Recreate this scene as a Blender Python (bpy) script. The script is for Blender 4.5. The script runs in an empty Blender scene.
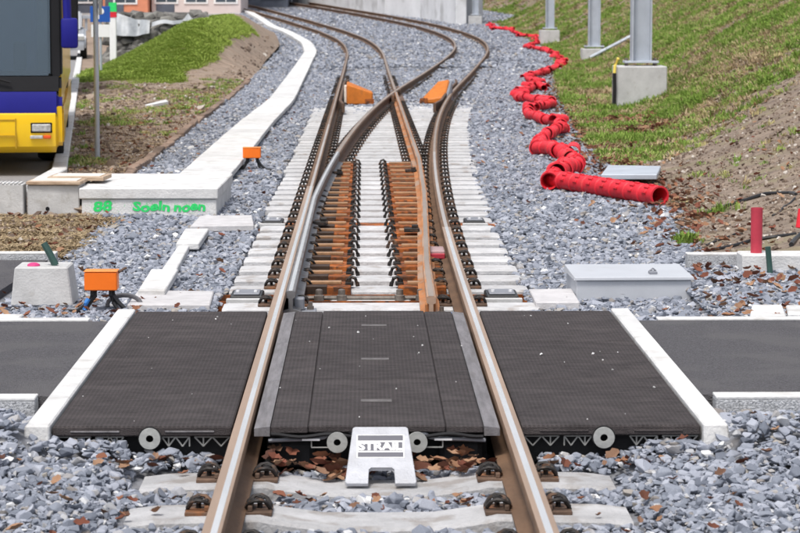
import bpy, bmesh, math, random
import numpy as np
from mathutils import Vector, Matrix, noise
random.seed(7); rng = np.random.default_rng(7)
S = bpy.context.scene
COL = S.collection
R = math.radians

# ------------------------------------------------------------------ camera, sky, sun, exposure
F, CX, CY = 2444.0, 400.0, 266.5                   # focal length in pixels of the 800 x 533 photograph
CAM = Vector((-0.05, 0.0, 1.67))
PITCH, YAW = math.atan(266.5 / F), math.atan(36.0 / F)
cam = bpy.data.objects.new('camera', bpy.data.cameras.new('camera'))
COL.objects.link(cam); S.camera = cam
cam.location = CAM
cam.rotation_euler = (math.pi / 2 - PITCH, 0, -YAW)
cam.data.sensor_width = 36.0
cam.data.lens = 36.0 * F / 800.0
cam.data.clip_start, cam.data.clip_end = 0.2, 3000
cam.data.dof.use_dof = True
cam.data.dof.focus_distance = 13.5
cam.data.dof.aperture_fstop = 10.0

w = bpy.data.worlds.new('World'); S.world = w; w.use_nodes = True
nt = w.node_tree
sky = nt.nodes.new('ShaderNodeTexSky'); sky.sky_type = 'NISHITA'; sky.sun_disc = False
SUN_EL, SUN_AZ = R(64), R(205)                     # azimuth measured clockwise from +Y: behind the camera, to the left
sky.sun_elevation, sky.sun_rotation = SUN_EL, SUN_AZ
sky.air_density, sky.dust_density, sky.ozone_density = 1.0, 3.5, 1.0
bg = nt.nodes['Background']; bg.inputs['Strength'].default_value = 0.128
hsv = nt.nodes.new('ShaderNodeHueSaturation'); hsv.inputs['Saturation'].default_value = .42     # thin overcast
nt.links.new(sky.outputs[0], hsv.inputs['Color']); nt.links.new(hsv.outputs[0], bg.inputs['Color'])
sl = bpy.data.lights.new('sun', 'SUN'); sl.energy = 1.75; sl.angle = R(14); sl.color = (1.0, 0.95, 0.88)
so = bpy.data.objects.new('sun', sl); COL.objects.link(so)
sd = Vector((math.sin(SUN_AZ) * math.cos(SUN_EL), math.cos(SUN_AZ) * math.cos(SUN_EL), math.sin(SUN_EL)))
so.rotation_euler = (-sd).to_track_quat('-Z', 'Y').to_euler()
S.view_settings.view_transform = 'Standard'; S.view_settings.look = 'None'
S.view_settings.exposure = 0.56; S.view_settings.gamma = 1.0
S.cycles.max_bounces = 6; S.cycles.use_denoising = True

# ------------------------------------------------------------------ pixel -> ground helper (survey of the place)
CF = Vector((math.sin(YAW) * math.cos(PITCH), math.cos(YAW) * math.cos(PITCH), -math.sin(PITCH)))
CR = Vector((math.cos(YAW), -math.sin(YAW), 0)); CU = CR.cross(CF)
def rise(y):
    t = max(0.0, y - 55.0)
    return 2.2e-4 * t * t if t < 68 else 2.2e-4 * 68 * 68 + .03 * (t - 68)
def P(px, py, z=0.0):
    "point where the photograph's pixel meets the surface z above the rail plane"
    r = CF + CR * ((px - CX) / F) + CU * ((CY - py) / F)
    if r.z < -1e-9:
        t = (z - CAM.z) / r.z; q = CAM + r * t
        if q.y <= 55: return q
    t = 30.0
    while t < 400:
        q = CAM + r * t
        if q.z <= z + rise(q.y): return q
        t += 0.05
    return q

# ------------------------------------------------------------------ materials
MATS = {}
def mat(name, col, rough=.75, metal=0.0, var=.18, scale=6.0, bump=.15, bscale=50.0, col2=None, spec=.4, stretch=(1, 1, 1), world=False, rand=0.0, coat=0.0, spots=None):
    m = bpy.data.materials.new(name); m.use_nodes = True; MATS[name] = m
    n, l = m.node_tree.nodes, m.node_tree.links
    b = n['Principled BSDF']
    b.inputs['Roughness'].default_value = rough; b.inputs['Metallic'].default_value = metal
    b.inputs['Specular IOR Level'].default_value = spec; b.inputs['Coat Weight'].default_value = coat
    if world:
        vec = n.new('ShaderNodeNewGeometry').outputs['Position']
    else:
        tc = n.new('ShaderNodeTexCoord'); oi = n.new('ShaderNodeObjectInfo')
        ma = n.new('ShaderNodeVectorMath'); ma.operation = 'MULTIPLY_ADD'
        l.new(oi.outputs['Random'], ma.inputs[0]); ma.inputs[1].default_value = (37, 53, 71)
        l.new(tc.outputs['Object'], ma.inputs[2]); vec = ma.outputs[0]
    mp = n.new('ShaderNodeMapping'); mp.inputs['Scale'].default_value = stretch
    l.new(vec, mp.inputs['Vector']); vec = mp.outputs[0]
    nz = n.new('ShaderNodeTexNoise'); nz.inputs['Scale'].default_value = scale; nz.inputs['Detail'].default_value = 8; nz.inputs['Roughness'].default_value = .65
    l.new(vec, nz.inputs['Vector'])
    rp = n.new('ShaderNodeValToRGB'); e = rp.color_ramp.elements
    c2 = col2 if col2 else tuple(min(1, c * (1 + var)) for c in col)
    c1 = tuple(c * (1 - var) for c in col)
    e[0].position, e[1].position = .32, .68
    e[0].color = (*c1, 1); e[1].color = (*c2, 1)
    l.new(nz.outputs['Fac'], rp.inputs['Fac']); out = rp.outputs['Color']
    if spots:                                       # wear and dirt: (colour, noise scale, threshold, strength)
        sc, scol, th, st = spots[1], spots[0], spots[2], spots[3]
        n2 = n.new('ShaderNodeTexNoise'); n2.inputs['Scale'].default_value = sc; n2.inputs['Detail'].default_value = 6
        l.new(vec, n2.inputs['Vector'])
        mr = n.new('ShaderNodeMapRange'); mr.inputs['From Min'].default_value = th; mr.inputs['From Max'].default_value = th + .12; mr.inputs['To Max'].default_value = st
        l.new(n2.outputs['Fac'], mr.inputs['Value'])
        mx = n.new('ShaderNodeMix'); mx.data_type = 'RGBA'
        l.new(mr.outputs[0], mx.inputs['Factor']); l.new(out, mx.inputs['A']); mx.inputs['B'].default_value = (*scol, 1)
        out = mx.outputs['Result']
    if rand:
        oi2 = n.new('ShaderNodeObjectInfo'); hs = n.new('ShaderNodeHueSaturation')
        mr = n.new('ShaderNodeMapRange'); mr.inputs['To Min'].default_value = 1 - rand; mr.inputs['To Max'].default_value = 1 + rand
        l.new(oi2.outputs['Random'], mr.inputs['Value']); l.new(mr.outputs[0], hs.inputs['Value']); l.new(out, hs.inputs['Color']); out = hs.outputs['Color']
    l.new(out, b.inputs['Base Color'])
    if bump:
        n3 = n.new('ShaderNodeTexNoise'); n3.inputs['Scale'].default_value = bscale; n3.inputs['Detail'].default_value = 6
        l.new(vec, n3.inputs['Vector'])
        bp = n.new('ShaderNodeBump'); bp.inputs['Strength'].default_value = bump; bp.inputs['Distance'].default_value = .02
        l.new(n3.outputs['Fac'], bp.inputs['Height']); l.new(bp.outputs[0], b.inputs['Normal'])
    return m
def ramp_mat(name, stops, rough=.85, nscale=12.0, spec=.3, trans=0.0):
    "colour drawn per instance from a ramp, with a little noise inside each"
    m = bpy.data.materials.new(name); m.use_nodes = True; MATS[name] = m
    n, l = m.node_tree.nodes, m.node_tree.links; b = n['Principled BSDF']
    b.inputs['Roughness'].default_value = rough; b.inputs['Specular IOR Level'].default_value = spec
    oi = n.new('ShaderNodeObjectInfo'); rp = n.new('ShaderNodeValToRGB'); e = rp.color_ramp.elements
    rp.color_ramp.interpolation = 'LINEAR'
    while len(e) < len(stops): e.new(.5)
    for k, (p, c) in enumerate(stops): e[k].position = p; e[k].color = (*c, 1)
    l.new(oi.outputs['Random'], rp.inputs['Fac'])
    tc = n.new('ShaderNodeTexCoord'); nz = n.new('ShaderNodeTexNoise'); nz.inputs['Scale'].default_value = nscale; nz.inputs['Detail'].default_value = 5
    l.new(tc.outputs['Object'], nz.inputs['Vector'])
    mr = n.new('ShaderNodeMapRange'); mr.inputs['To Min'].default_value = .72; mr.inputs['To Max'].default_value = 1.28
    l.new(nz.outputs['Fac'], mr.inputs['Value'])
    hs = n.new('ShaderNodeHueSaturation'); l.new(mr.outputs[0], hs.inputs['Value']); l.new(rp.outputs[0], hs.inputs['Color'])
    l.new(hs.outputs[0], b.inputs['Base Color'])
    return m

CONC = mat('concrete', (.50, .50, .50), .85, var=.14, scale=5, bump=.2, bscale=70, spots=((.33, .31, .28), 9, .60, .5))
WHITECONC = mat('pale_concrete', (.62, .62, .62), .85, rand=.07, var=.13, scale=4, bump=.3, bscale=60, spots=((.40, .385, .36), 6, .56, .55))
SLEEPC = mat('sleeper_concrete', (.50, .50, .51), .85, var=.14, scale=7, bump=.35, bscale=60, rand=.10, spots=((.30, .26, .235), 8, .56, .65))
FRONTSLEEP = mat('front_sleeper_concrete', (.40, .40, .41), .9, var=.2, scale=6, bump=.4, bscale=55, rand=.08, spots=((.24, .215, .195), 7, .53, .7))  # darker, blotchier concrete for the bent sleepers before the crossing
AGGR = mat('washed_concrete', (.42, .43, .45), .9, var=.45, scale=90, bump=.6, bscale=110)
LIDC = mat('lid_concrete', (.52, .51, .52), .9, var=.14, scale=8, bump=.25, bscale=90, rand=.06, spots=((.36, .33, .33), 5, .58, .5))
RUBBER = mat('black_rubber', (.054, .047, .048), .85, var=.28, scale=16, bump=.5, bscale=260, spec=.2, stretch=(.6, 1.3, 1), rand=.08, spots=((.085, .074, .074), 5, .52, .5))
def mesh_weave(m, pitch, amt):
    n, l = m.node_tree.nodes, m.node_tree.links; b = n['Principled BSDF']; tc = n.new('ShaderNodeTexCoord'); src = b.inputs['Base Color'].links[0].from_socket
    hts = []
    for ax in ('X', 'Y'):
        w_ = n.new('ShaderNodeTexWave'); w_.bands_direction = ax; w_.inputs['Scale'].default_value = .314 / pitch; w_.inputs['Distortion'].default_value = .3; w_.inputs['Detail'].default_value = 1
        l.new(tc.outputs['Object'], w_.inputs['Vector']); hts.append(w_.outputs['Fac'])
    mx = n.new('ShaderNodeMath'); mx.operation = 'MAXIMUM'; l.new(hts[0], mx.inputs[0]); l.new(hts[1], mx.inputs[1])
    mr = n.new('ShaderNodeMapRange'); mr.inputs['To Min'].default_value = 1 - amt; mr.inputs['To Max'].default_value = 1 + amt * .6; l.new(mx.outputs[0], mr.inputs['Value'])
    hs = n.new('ShaderNodeHueSaturation'); l.new(mr.outputs[0], hs.inputs['Value']); l.new(src, hs.inputs['Color']); l.new(hs.outputs[0], b.inputs['Base Color'])
mesh_weave(RUBBER, .018, .34)
MARK = mat('worn_rubber_mark', (.12, .112, .112), .85, var=.3, scale=20, bump=.2)
RUBBERG = mat('grey_rubber', (.175, .168, .178), .8, var=.3, scale=14, bump=.3, bscale=120, stretch=(2.5, .25, 1), spots=((.13, .12, .12), 9, .55, .6))
RUBBERD = mat('dark_rubber', (.014, .014, .016), .8, var=.3, bump=.2)
RIBG = mat('rib_grey', (.32, .32, .31), .7, var=.2, bump=.1)
WASH = mat('galvanised_ring', (.42, .43, .42), .6, metal=.3, var=.15, scale=20)
ASPH = mat('asphalt', (.108, .105, .114), .92, var=.5, scale=110, bump=.9, bscale=150, spec=.25, spots=((.14, .135, .14), 2.5, .48, .6))
ROADM = mat('road_asphalt', (.25, .245, .25), .9, var=.18, scale=30, bump=.4, bscale=120, world=True)
RUST = mat('rail_rust', (.15, .088, .052), .75, metal=.0, var=.3, scale=9, bump=.15, bscale=60, stretch=(1, .3, 1), spots=((.13, .075, .045), 6, .55, .6))
RUSTD = mat('dark_rust', (.115, .072, .05), .75, metal=.1, var=.4, scale=14, bump=.25, spots=((.28, .11, .04), 10, .56, .7), rand=.15)
HALFP = mat('half_polished_steel', (.55, .49, .45), .35, metal=.5, var=.15, scale=5, bump=.04, stretch=(1, .15, 1))
POLISH = mat('polished_steel', (.88, .86, .85), .24, metal=.7, var=.12, scale=5, bump=.03, stretch=(1, .15, 1))
WORN = mat('worn_steel', (.34, .27, .22), .45, metal=.35, var=.18, scale=5, bump=.05, stretch=(1, .15, 1))
BLADEG = mat('blade_grey', (.17, .165, .17), .55, metal=.15, var=.2, bump=.05, spots=((.12, .085, .07), 5, .55, .6))
GREYST = mat('grey_painted_steel', (.23, .24, .27), .55, metal=.1, var=.15, bump=.05)
ORUST = mat('orange_primer', (.25, .062, .012), .75, var=.5, scale=14, bump=.2, col2=(.46, .13, .022), rand=.28, spots=((.08, .033, .015), 16, .47, .9))
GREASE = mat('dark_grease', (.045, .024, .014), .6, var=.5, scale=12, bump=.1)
TANST = mat('tan_slide_steel', (.33, .19, .10), .5, metal=.2, var=.3, scale=10, bump=.1, rand=.2)
ORTONG = mat('orange_rusted_steel', (.40, .165, .06), .7, var=.3, scale=8, bump=.1, stretch=(1, .3, 1), spots=((.36, .27, .21), 6, .5, .8))
CLIPM = mat('black_spring_steel', (.022, .019, .018), .6, metal=.2, var=.5, scale=22, bump=.15, rand=.35, spots=((.15, .08, .045), 18, .54, .8))
BOLTM = mat('bolt_steel', (.20, .175, .155), .5, metal=.5, var=.3, scale=30, bump=.1)
ORANGE = mat('orange_paint', (.85, .17, .01), .45, var=.06, scale=6, bump=.03)
ORGUARD = mat('orange_guard_paint', (.56, .165, .018), .6, var=.2, scale=8, bump=.1, spots=((.30, .11, .03), 8, .58, .6))
BLACKP = mat('black_plastic', (.018, .018, .02), .45, var=.2, bump=.03)
BLUEP = mat('blue_plastic', (.05, .22, .6), .45, var=.1, bump=0)
PINK = mat('pink_spray', (.60, .05, .20), .6, var=.1, bump=0)
GREENSPRAY = mat('green_spray_paint', (.03, .66, .16), .7, var=.12, scale=30, bump=.1)
DGREEN = mat('dark_green_pipe', (.03, .075, .065), .5, var=.2, bump=.05)
CAB = mat('cabinet_grey', (.47, .49, .53), .5, var=.05, scale=4, bump=.03, spots=((.38, .38, .38), 6, .62, .4))
REDP = mat('red_plastic', (.70, .022, .04), .55, var=.14, scale=6, bump=.05, spots=((.62, .12, .10), 7, .60, .5), rand=.12)
REDD = mat('red_pipe', (.50, .045, .075), .5, var=.15, scale=6, bump=.05)
GALV = mat('galvanised_steel', (.47, .51, .57), .55, metal=.25, var=.10, scale=3, bump=.04)
WOODB = mat('weathered_board', (.38, .24, .15), .85, var=.3, scale=12, bump=.3, stretch=(.3, 3, 1), col2=(.60, .48, .36))
TIMBER = mat('brown_timber', (.17, .11, .08), .9, var=.4, scale=8, bump=.4, col2=(.36, .26, .20), rand=.35)
PAPER = mat('pale_board_top', (.75, .68, .60), .85, var=.15, scale=4, bump=.1)
ALU = mat('cast_aluminium', (.49, .50, .535), .55, metal=.2, var=.14, scale=9, bump=.25, bscale=120, spots=((.42, .42, .43), 8, .58, .5))
SIGND = mat('logo_dark_grey', (.13, .13, .15), .7, var=.08, bump=0)
SIGNW = mat('logo_white', (.85, .85, .86), .6, var=.03, bump=0)
PLASTW = mat('white_plastic', (.75, .76, .78), .5, var=.05, bump=0)
YEL = mat('yellow_paint', (.90, .56, .008), .32, var=.05, scale=2, bump=.0, coat=.4)
BLUE = mat('blue_paint', (.012, .012, .20), .42, var=.1, scale=2, bump=0, spec=.25)
def clear_glass(name, tint, mixf):
    m = bpy.data.materials.new(name); m.use_nodes = True; n, l = m.node_tree.nodes, m.node_tree.links; b = n['Principled BSDF']
    b.inputs['Base Color'].default_value = (.10, .14, .18, 1); b.inputs['Roughness'].default_value = .04; b.inputs['Specular IOR Level'].default_value = .9
    tr = n.new('ShaderNodeBsdfTransparent'); tr.inputs['Color'].default_value = (*tint, 1); mx = n.new('ShaderNodeMixShader'); mx.inputs[0].default_value = mixf
    l.new(tr.outputs[0], mx.inputs[1]); l.new(b.outputs[0], mx.inputs[2]); l.new(mx.outputs[0], n['Material Output'].inputs['Surface']); return m
SCREEN = clear_glass('windscreen_glass', (.80, .88, .92), .42)
GLASS = mat('dark_glass', (.065, .09, .115), .06, var=.3, scale=1.2, bump=0, spec=.7)
BLACKT = mat('black_trim', (.010, .010, .012), .6, var=.1, bump=0, spec=.2)
TYRE = mat('tyre_rubber', (.02, .02, .021), .85, var=.2, bump=.2)
LAMPG = mat('lamp_glass', (.62, .62, .60), .12, metal=.5, var=.3, scale=30, bump=.1)
AMBER = mat('amber_lens', (.75, .10, .02), .25, var=.1, bump=0)
WHITEP = mat('white_vehicle_paint', (.78, .78, .80), .3, var=.03, bump=0, coat=.4)
SILVER = mat('silver_vehicle_paint', (.42, .44, .47), .35, metal=.4, var=.05, bump=0)
DARKCAR = mat('dark_vehicle_paint', (.05, .06, .08), .3, var=.1, bump=0, coat=.4)
SIGNB = mat('sign_blue', (.02, .10, .42), .4, var=.05, bump=0)
STONEW = mat('rough_stone', (.11, .105, .10), .95, var=.5, scale=3.5, bump=.9, bscale=9, rand=.35, col2=(.21, .205, .19))
SHEET = mat('translucent_sheeting', (.30, .32, .34), .45, var=.3, scale=3, bump=.4, bscale=6)
PINKW = mat('pink_render', (.70, .61, .59), .9, var=.06, scale=2, bump=.05)
ORW = mat('orange_render', (.70, .28, .17), .9, var=.1, scale=2, bump=.05)
GREYW = mat('grey_render', (.42, .44, .48), .9, var=.08, scale=1, bump=.05)
DARKW = mat('dark_facade', (.10, .115, .15), .8, var=.3, scale=1, bump=.05)
ROOF = mat('roof_tiles', (.16, .10, .08), .9, var=.3, scale=6, bump=.4)
RETW = mat('retaining_concrete', (.76, .77, .79), .9, var=.14, scale=.5, bump=.3, bscale=3, spots=((.40, .40, .40), .9, .55, .6))
YTAPE = mat('yellow_tape', (.75, .6, .12), .6, var=.1, bump=0)
LEAF = ramp_mat('dry_leaf', [(0, (.10, .040, .025)), (.3, (.19, .066, .042)), (.55, (.25, .125, .07)), (.8, (.35, .215, .135)), (1, (.08, .035, .026))], nscale=25)
STONE = ramp_mat('ballast_stone', [(0, (.13, .145, .18)), (.25, (.205, .225, .27)), (.6, (.28, .30, .355)), (.85, (.36, .38, .435)), (.89, (.34, .315, .285)), (.92, (.20, .185, .18)), (.975, (.43, .44, .46)), (1, (.75, .75, .75))], rough=.8, nscale=30)
GRASS = ramp_mat('bank_grass', [(0, (.14, .24, .045)), (.3, (.22, .34, .07)), (.6, (.30, .38, .10)), (.75, (.40, .38, .16)), (.9, (.48, .40, .21)), (1, (.32, .25, .14))], nscale=6)
LAWN = ramp_mat('lawn_grass', [(0, (.20, .29, .045)), (.5, (.26, .355, .06)), (1, (.32, .39, .09))], nscale=6)
GREENG = ramp_mat('green_grass', [(0, (.12, .21, .03)), (.5, (.18, .29, .045)), (1, (.26, .35, .08))], nscale=6)
STRAW = ramp_mat('straw', [(0, (.19, .135, .075)), (.5, (.31, .23, .135)), (1, (.43, .34, .21))], nscale=6)

def soil_mat(name, a, b, c, scale, bump=.8, bscale=14):
    m = mat(name, a, .95, var=.2, scale=scale, bump=bump, bscale=bscale, col2=b, world=True, spots=(c, scale * .45, .52, .8)); return m
BED = soil_mat('ballast_bed_fines', (.13, .135, .15), (.25, .26, .29), (.13, .125, .125), 22)
SOIL = soil_mat('brown_soil', (.21, .155, .12), (.38, .29, .22), (.29, .235, .185), 3.2, 1.0, 24)
BANKM = soil_mat('bank_turf', (.165, .125, .10), (.31, .245, .19), (.22, .19, .115), 3.5, 1.0, 30)
FARG = soil_mat('field_ground', (.13, .15, .07), (.2, .19, .1), (.16, .13, .09), .2)
PIT = mat('rusty_shadowed_fines', (.10, .045, .022), .95, var=.5, scale=16, bump=.8, bscale=30)  # rust brown, darkened to stand for the shadow between the sleepers

# ------------------------------------------------------------------ mesh helpers
def link(o, parent=None):
    COL.objects.link(o)
    if parent: o.parent = parent
    return o
def tag(o, label=None, cat=None, group=None, kind=None):
    if label: o['label'] = label
    if cat: o['category'] = cat
    if group: o['group'] = group
    if kind: o['kind'] = kind
    return o
def thing(name, label, cat, loc=(0, 0, 0), rz=0.0, group=None):
    o = bpy.data.objects.new(name, None); o.empty_display_size = .1
    o.location = loc; o.rotation_euler = (0, 0, rz)
    return tag(link(o), label, cat, group)
def obj(name, bm, m, parent=None, loc=None, smooth=False, kind=None, weighted=False):
    me = bpy.data.meshes.new(name)
    bmesh.ops.recalc_face_normals(bm, faces=bm.faces)
    bm.to_mesh(me); bm.free()
    for mm in (m if isinstance(m, (list, tuple)) else [m]): me.materials.append(mm)
    if smooth:
        for p in me.polygons: p.use_smooth = True
        me.set_sharp_from_angle(angle=R(38))
    o = link(bpy.data.objects.new(name, me), parent)
    if loc is not None: o.location = loc
    if kind: o['kind'] = kind
    return o
def B(): return bmesh.new()
def box(bm, x0, x1, y0, y1, z0, z1, bev=0.0, M=None, seg=1):
    vs = [bm.verts.new(v) for v in ((x0, y0, z0), (x1, y0, z0), (x1, y1, z0), (x0, y1, z0), (x0, y0, z1), (x1, y0, z1), (x1, y1, z1), (x0, y1, z1))]
    fs = [bm.faces.new([vs[i] for i in q]) for q in ((0, 3, 2, 1), (4, 5, 6, 7), (0, 1, 5, 4), (1, 2, 6, 5), (2, 3, 7, 6), (3, 0, 4, 7))]
    if bev:
        es = {e for f in fs for e in f.edges}
        r = bmesh.ops.bevel(bm, geom=list(es), offset=bev, segments=seg, affect='EDGES', profile=.5)
        vs = list({v for f in r['faces'] for v in f.verts} | {v for v in vs if v.is_valid})
    if M is not None: bmesh.ops.transform(bm, matrix=M, verts=vs)
    return bm
def hull8(bm, bot, top, bev=0.0):
    "six-sided block from four bottom and four top corners"
    vs = [bm.verts.new(v) for v in list(bot) + list(top)]
    fs = [bm.faces.new([vs[i] for i in q]) for q in ((0, 3, 2, 1), (4, 5, 6, 7), (0, 1, 5, 4), (1, 2, 6, 5), (2, 3, 7, 6), (3, 0, 4, 7))]
    if bev: bmesh.ops.bevel(bm, geom=list({e for f in fs for e in f.edges}), offset=bev, segments=1, affect='EDGES')
    return bm
def frames(pts):
    pts = [Vector(p) for p in pts]; out = []; up = Vector((0, 0, 1))
    for i, p in enumerate(pts):
        t = (pts[min(i + 1, len(pts) - 1)] - pts[max(i - 1, 0)]).normalized()
        u = up if abs(t.dot(up)) < .95 else Vector((0, 1, 0))
        s = t.cross(u).normalized(); n = s.cross(t).normalized()
        out.append((p, s, n))
    return out
def sweep(bm, pts, prof, closed=True, caps=True, scales=None):
    "profile points (s, n) carried along pts"
    rings = []
    for k, (p, s, n) in enumerate(frames(pts)):
        sc = scales[k] if scales else 1.0
        rings.append([bm.verts.new(p + s * (a * sc) + n * (b * sc)) for a, b in prof])
    m = len(prof)
    for a, b in zip(rings, rings[1:]):
        for i in range(m if closed else m - 1):
            j = (i + 1) % m; bm.faces.new((a[i], a[j], b[j], b[i]))
    if caps and closed: bm.faces.new(rings[0][::-1]); bm.faces.new(rings[-1])
    return bm
def circ(r, n=8, a0=0.0): return [(r * math.cos(a0 + 2 * math.pi * i / n), r * math.sin(a0 + 2 * math.pi * i / n)) for i in range(n)]
def tube(bm, pts, r, n=8, scales=None): return sweep(bm, pts, circ(r, n), scales=scales)
def lathe(bm, prof, n=16, M=None):
    "profile of (radius, z) turned about z"
    rings = [[bm.verts.new((r * math.cos(2 * math.pi * i / n), r * math.sin(2 * math.pi * i / n), z)) for i in range(n)] for r, z in prof]
    for a, b in zip(rings, rings[1:]):
        for i in range(n):
            j = (i + 1) % n; bm.faces.new((a[i], a[j], b[j], b[i]))
    vs = [v for r in rings for v in r]
    if prof[0][0] > 1e-6 and prof[0] != prof[-1]:
        bm.faces.new(rings[0][::-1]); bm.faces.new(rings[-1])
    if M is not None: bmesh.ops.transform(bm, matrix=M, verts=vs)
    return bm
def ring(bm, ro, ri, t, n=20, M=None): return lathe(bm, [(ri, 0), (ro, 0), (ro, t), (ri, t), (ri, 0)], n, M)
def prism(bm, poly, z0, z1, bev=0.0):
    b = [bm.verts.new((x, y, z0)) for x, y in poly]; t = [bm.verts.new((x, y, z1)) for x, y in poly]
    fs = [bm.faces.new(b[::-1]), bm.faces.new(t)]
    for i in range(len(poly)):
        j = (i + 1) % len(poly); fs.append(bm.faces.new((b[i], b[j], t[j], t[i])))
    if bev: bmesh.ops.bevel(bm, geom=list({e for f in fs for e in f.edges}), offset=bev, segments=1, affect='EDGES')
    return bm
def extrude_x(bm, prof, x0, x1, bev=0.0, seg=2):
    "side profile (y, z) extruded across x"
    a = [bm.verts.new((x0, y, z)) for y, z in prof]; b = [bm.verts.new((x1, y, z)) for y, z in prof]
    fs = [bm.faces.new(a), bm.faces.new(b[::-1])]
    for i in range(len(prof)):
        j = (i + 1) % len(prof); fs.append(bm.faces.new((a[i], b[i], b[j], a[j])))
    if bev: bmesh.ops.bevel(bm, geom=list({e for f in fs[:2] for e in f.edges}), offset=bev, segments=seg, affect='EDGES')
    return bm
def T(x, y, z, rx=0, ry=0, rz=0):
    return Matrix.Translation((x, y, z)) @ Matrix.Rotation(rz, 4, 'Z') @ Matrix.Rotation(ry, 4, 'Y') @ Matrix.Rotation(rx, 4, 'X')
def text_bm(s, size, depth, offset=0.0, space=1.0):
    cu = bpy.data.curves.new('lettering', 'FONT'); cu.body = s; cu.size = size; cu.extrude = depth; cu.offset = offset
    cu.align_x = 'CENTER'; cu.align_y = 'CENTER'; cu.space_character = space; cu.resolution_u = 3
    o = bpy.data.objects.new('lettering', cu); COL.objects.link(o)
    dg = bpy.context.evaluated_depsgraph_get(); me = bpy.data.meshes.new_from_object(o.evaluated_get(dg))
    bm = B(); bm.from_mesh(me); bpy.data.objects.remove(o); bpy.data.curves.remove(cu); bpy.data.meshes.remove(me)
    return bm
def share(o, parent, loc, rz=0.0, scale=None):
    "one more object on the same mesh"
    c = o.copy(); COL.objects.link(c); c.parent = parent; c.location = loc; c.rotation_euler = (0, 0, rz)
    if scale: c.scale = scale
    return c
def proto(name, bm, m, smooth=False):
    "a mesh kept for copies, not linked itself"
    me = bpy.data.meshes.new(name); bmesh.ops.recalc_face_normals(bm, faces=bm.faces); bm.to_mesh(me); bm.free(); me.materials.append(m)
    if smooth:
        for p in me.polygons: p.use_smooth = True
        me.set_sharp_from_angle(angle=R(40))
    return me
def use(name, me, parent, loc=(0, 0, 0), rz=0.0):
    o = bpy.data.objects.new(name, me); COL.objects.link(o); o.parent = parent; o.location = loc; o.rotation_euler = (0, 0, rz); return o

# ------------------------------------------------------------------ track geometry
def smoothline(pts):
    ys = np.array([p[0] for p in pts], float); xs = np.array([p[1] for p in pts], float)
    g = np.arange(ys[0], ys[-1] + .01, .5); v = np.interp(g, ys, xs)
    k = np.hanning(21); k /= k.sum()
    vp = np.concatenate([np.linspace(v[0] - (v[1] - v[0]) * 10, v[0], 10, endpoint=False), v, np.linspace(v[-1], v[-1] + (v[-1] - v[-2]) * 10, 11)[1:]])
    v = np.convolve(vp, k, 'valid')
    return lambda y: float(np.interp(y, g, v))
left_c = smoothline([(0, 0), (40, 0), (66, 0), (73, 0), (80, -.10), (85, -.26), (90.5, -.54), (100.4, -1.42), (113.5, -3.12), (121.8, -4.45), (132.3, -6.2), (145, -8.6), (160, -11.7), (180, -16)])
_rc = [(0, 0), (13.6, 0)] + [(y, (y - 13.6) ** 2 / 946.0) for y in range(16, 52, 2)] + [(54.9, 1.76), (62.3, 2.29), (71, 2.93), (78, 3.38), (84.7, 3.64), (91, 3.68), (97.8, 3.42), (105.5, 2.85), (112.6, 1.92), (120.7, .55), (128, -1.0), (137, -2.9), (150, -5.9), (165, -9.6), (180, -13.5)]
right_c = smoothline(_rc)
G = .5335
def off(cf, d):
    "offset a centreline sideways: returns x at depth y"
    def f(y):
        s = (cf(y + .5) - cf(y - .5)); return cf(y) + d * math.sqrt(1 + s * s)
    return f
stock_l = off(left_c, -G); stock_r = off(right_c, G)
_t3 = off(right_c, -G); _t4 = off(left_c, G)
tongue_l = lambda y: max(_t3(y), -G + .058) if y < 60 else _t3(y)
def tongue_r(y): return _t4(y) - float(np.interp(y, [13.6, 15.5, 17.8, 21.5, 26, 30], [.205, .185, .135, .055, .0, 0]))

# ------------------------------------------------------------------ ground surfaces
def knots(pts, z=-.16, pre=(), post=()):
    q = sorted([(P(a, b, z).y, P(a, b, z).x) for a, b in pts])
    q = list(pre) + q + list(post)
    return lambda y: float(np.interp(y, [p[0] for p in q], [p[1] for p in q]))
toe = knots([(690, 250), (664, 205), (602, 165), (574, 125), (556, 90), (556, 66), (552, 52), (515, 33), (490, 22)], pre=[(0, 9), (16.3, 9), (16.45, 2.15)], post=[(115, 8.4), (125, 7.4), (140, 5.0), (160, .5), (180, -4.5)])
verge_r = knots([(280, 48), (270, 31), (240, 17), (212, 8)], pre=[(0, -9), (17.3, -9), (17.4, -2.2), (20.5, -2.2), (21.2, -2.5), (52, -2.62), (70, -2.85)], post=[(150, -13), (180, -22)])
verge_l = lambda y: -3.32 - max(0, y - 26) * .111 if y > 17.35 else -9.5
def sm(t): t = max(0.0, min(1.0, t)); return t * t * (3 - 2 * t)
def N(x, y, s, k=0.0): return noise.noise(Vector((x * s, y * s, k)))
def z_ballast(x, y):
    z = -.205 + rise(y) + .018 * N(x, y, 1.3)
    if abs(x) > 1.40 and 8.8 < y < 10.4: z += .095 * sm((y - 8.8) / .8)
    if x > 1.95 and 13 < y < 16.4: z += .06
    lo, hi = left_c(y) - .92, right_c(y) + .95
    if 13.4 < y < 64 and lo < x < hi: z -= .055
    if y < 9.6:
        z += .062 * sm((abs(x) - .93) / .15) + (.045 * sm((y - 9.34) / .08) if abs(x) > .64 else 0)
    return z
def z_verge(x, y):
    z = -.17 + rise(y) * .8 + .02 * N(x, y, 2.0, 3)
    d = verge_r(y) - x
    k = (x + 4.5) / 1.75 if x > -4.5 else (-4.5 - x) / 2.5
    h = 1.42 * sm((y - 53.5) / 15) * (max(0.0, 1 - k) if k > .25 else .75 + .25 * (1 - (k / .25) ** 2) * .5) * (1 - sm((y - 82) / 26))
    return z + h + .04 * h * N(x, y, 1.1, 5)
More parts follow.
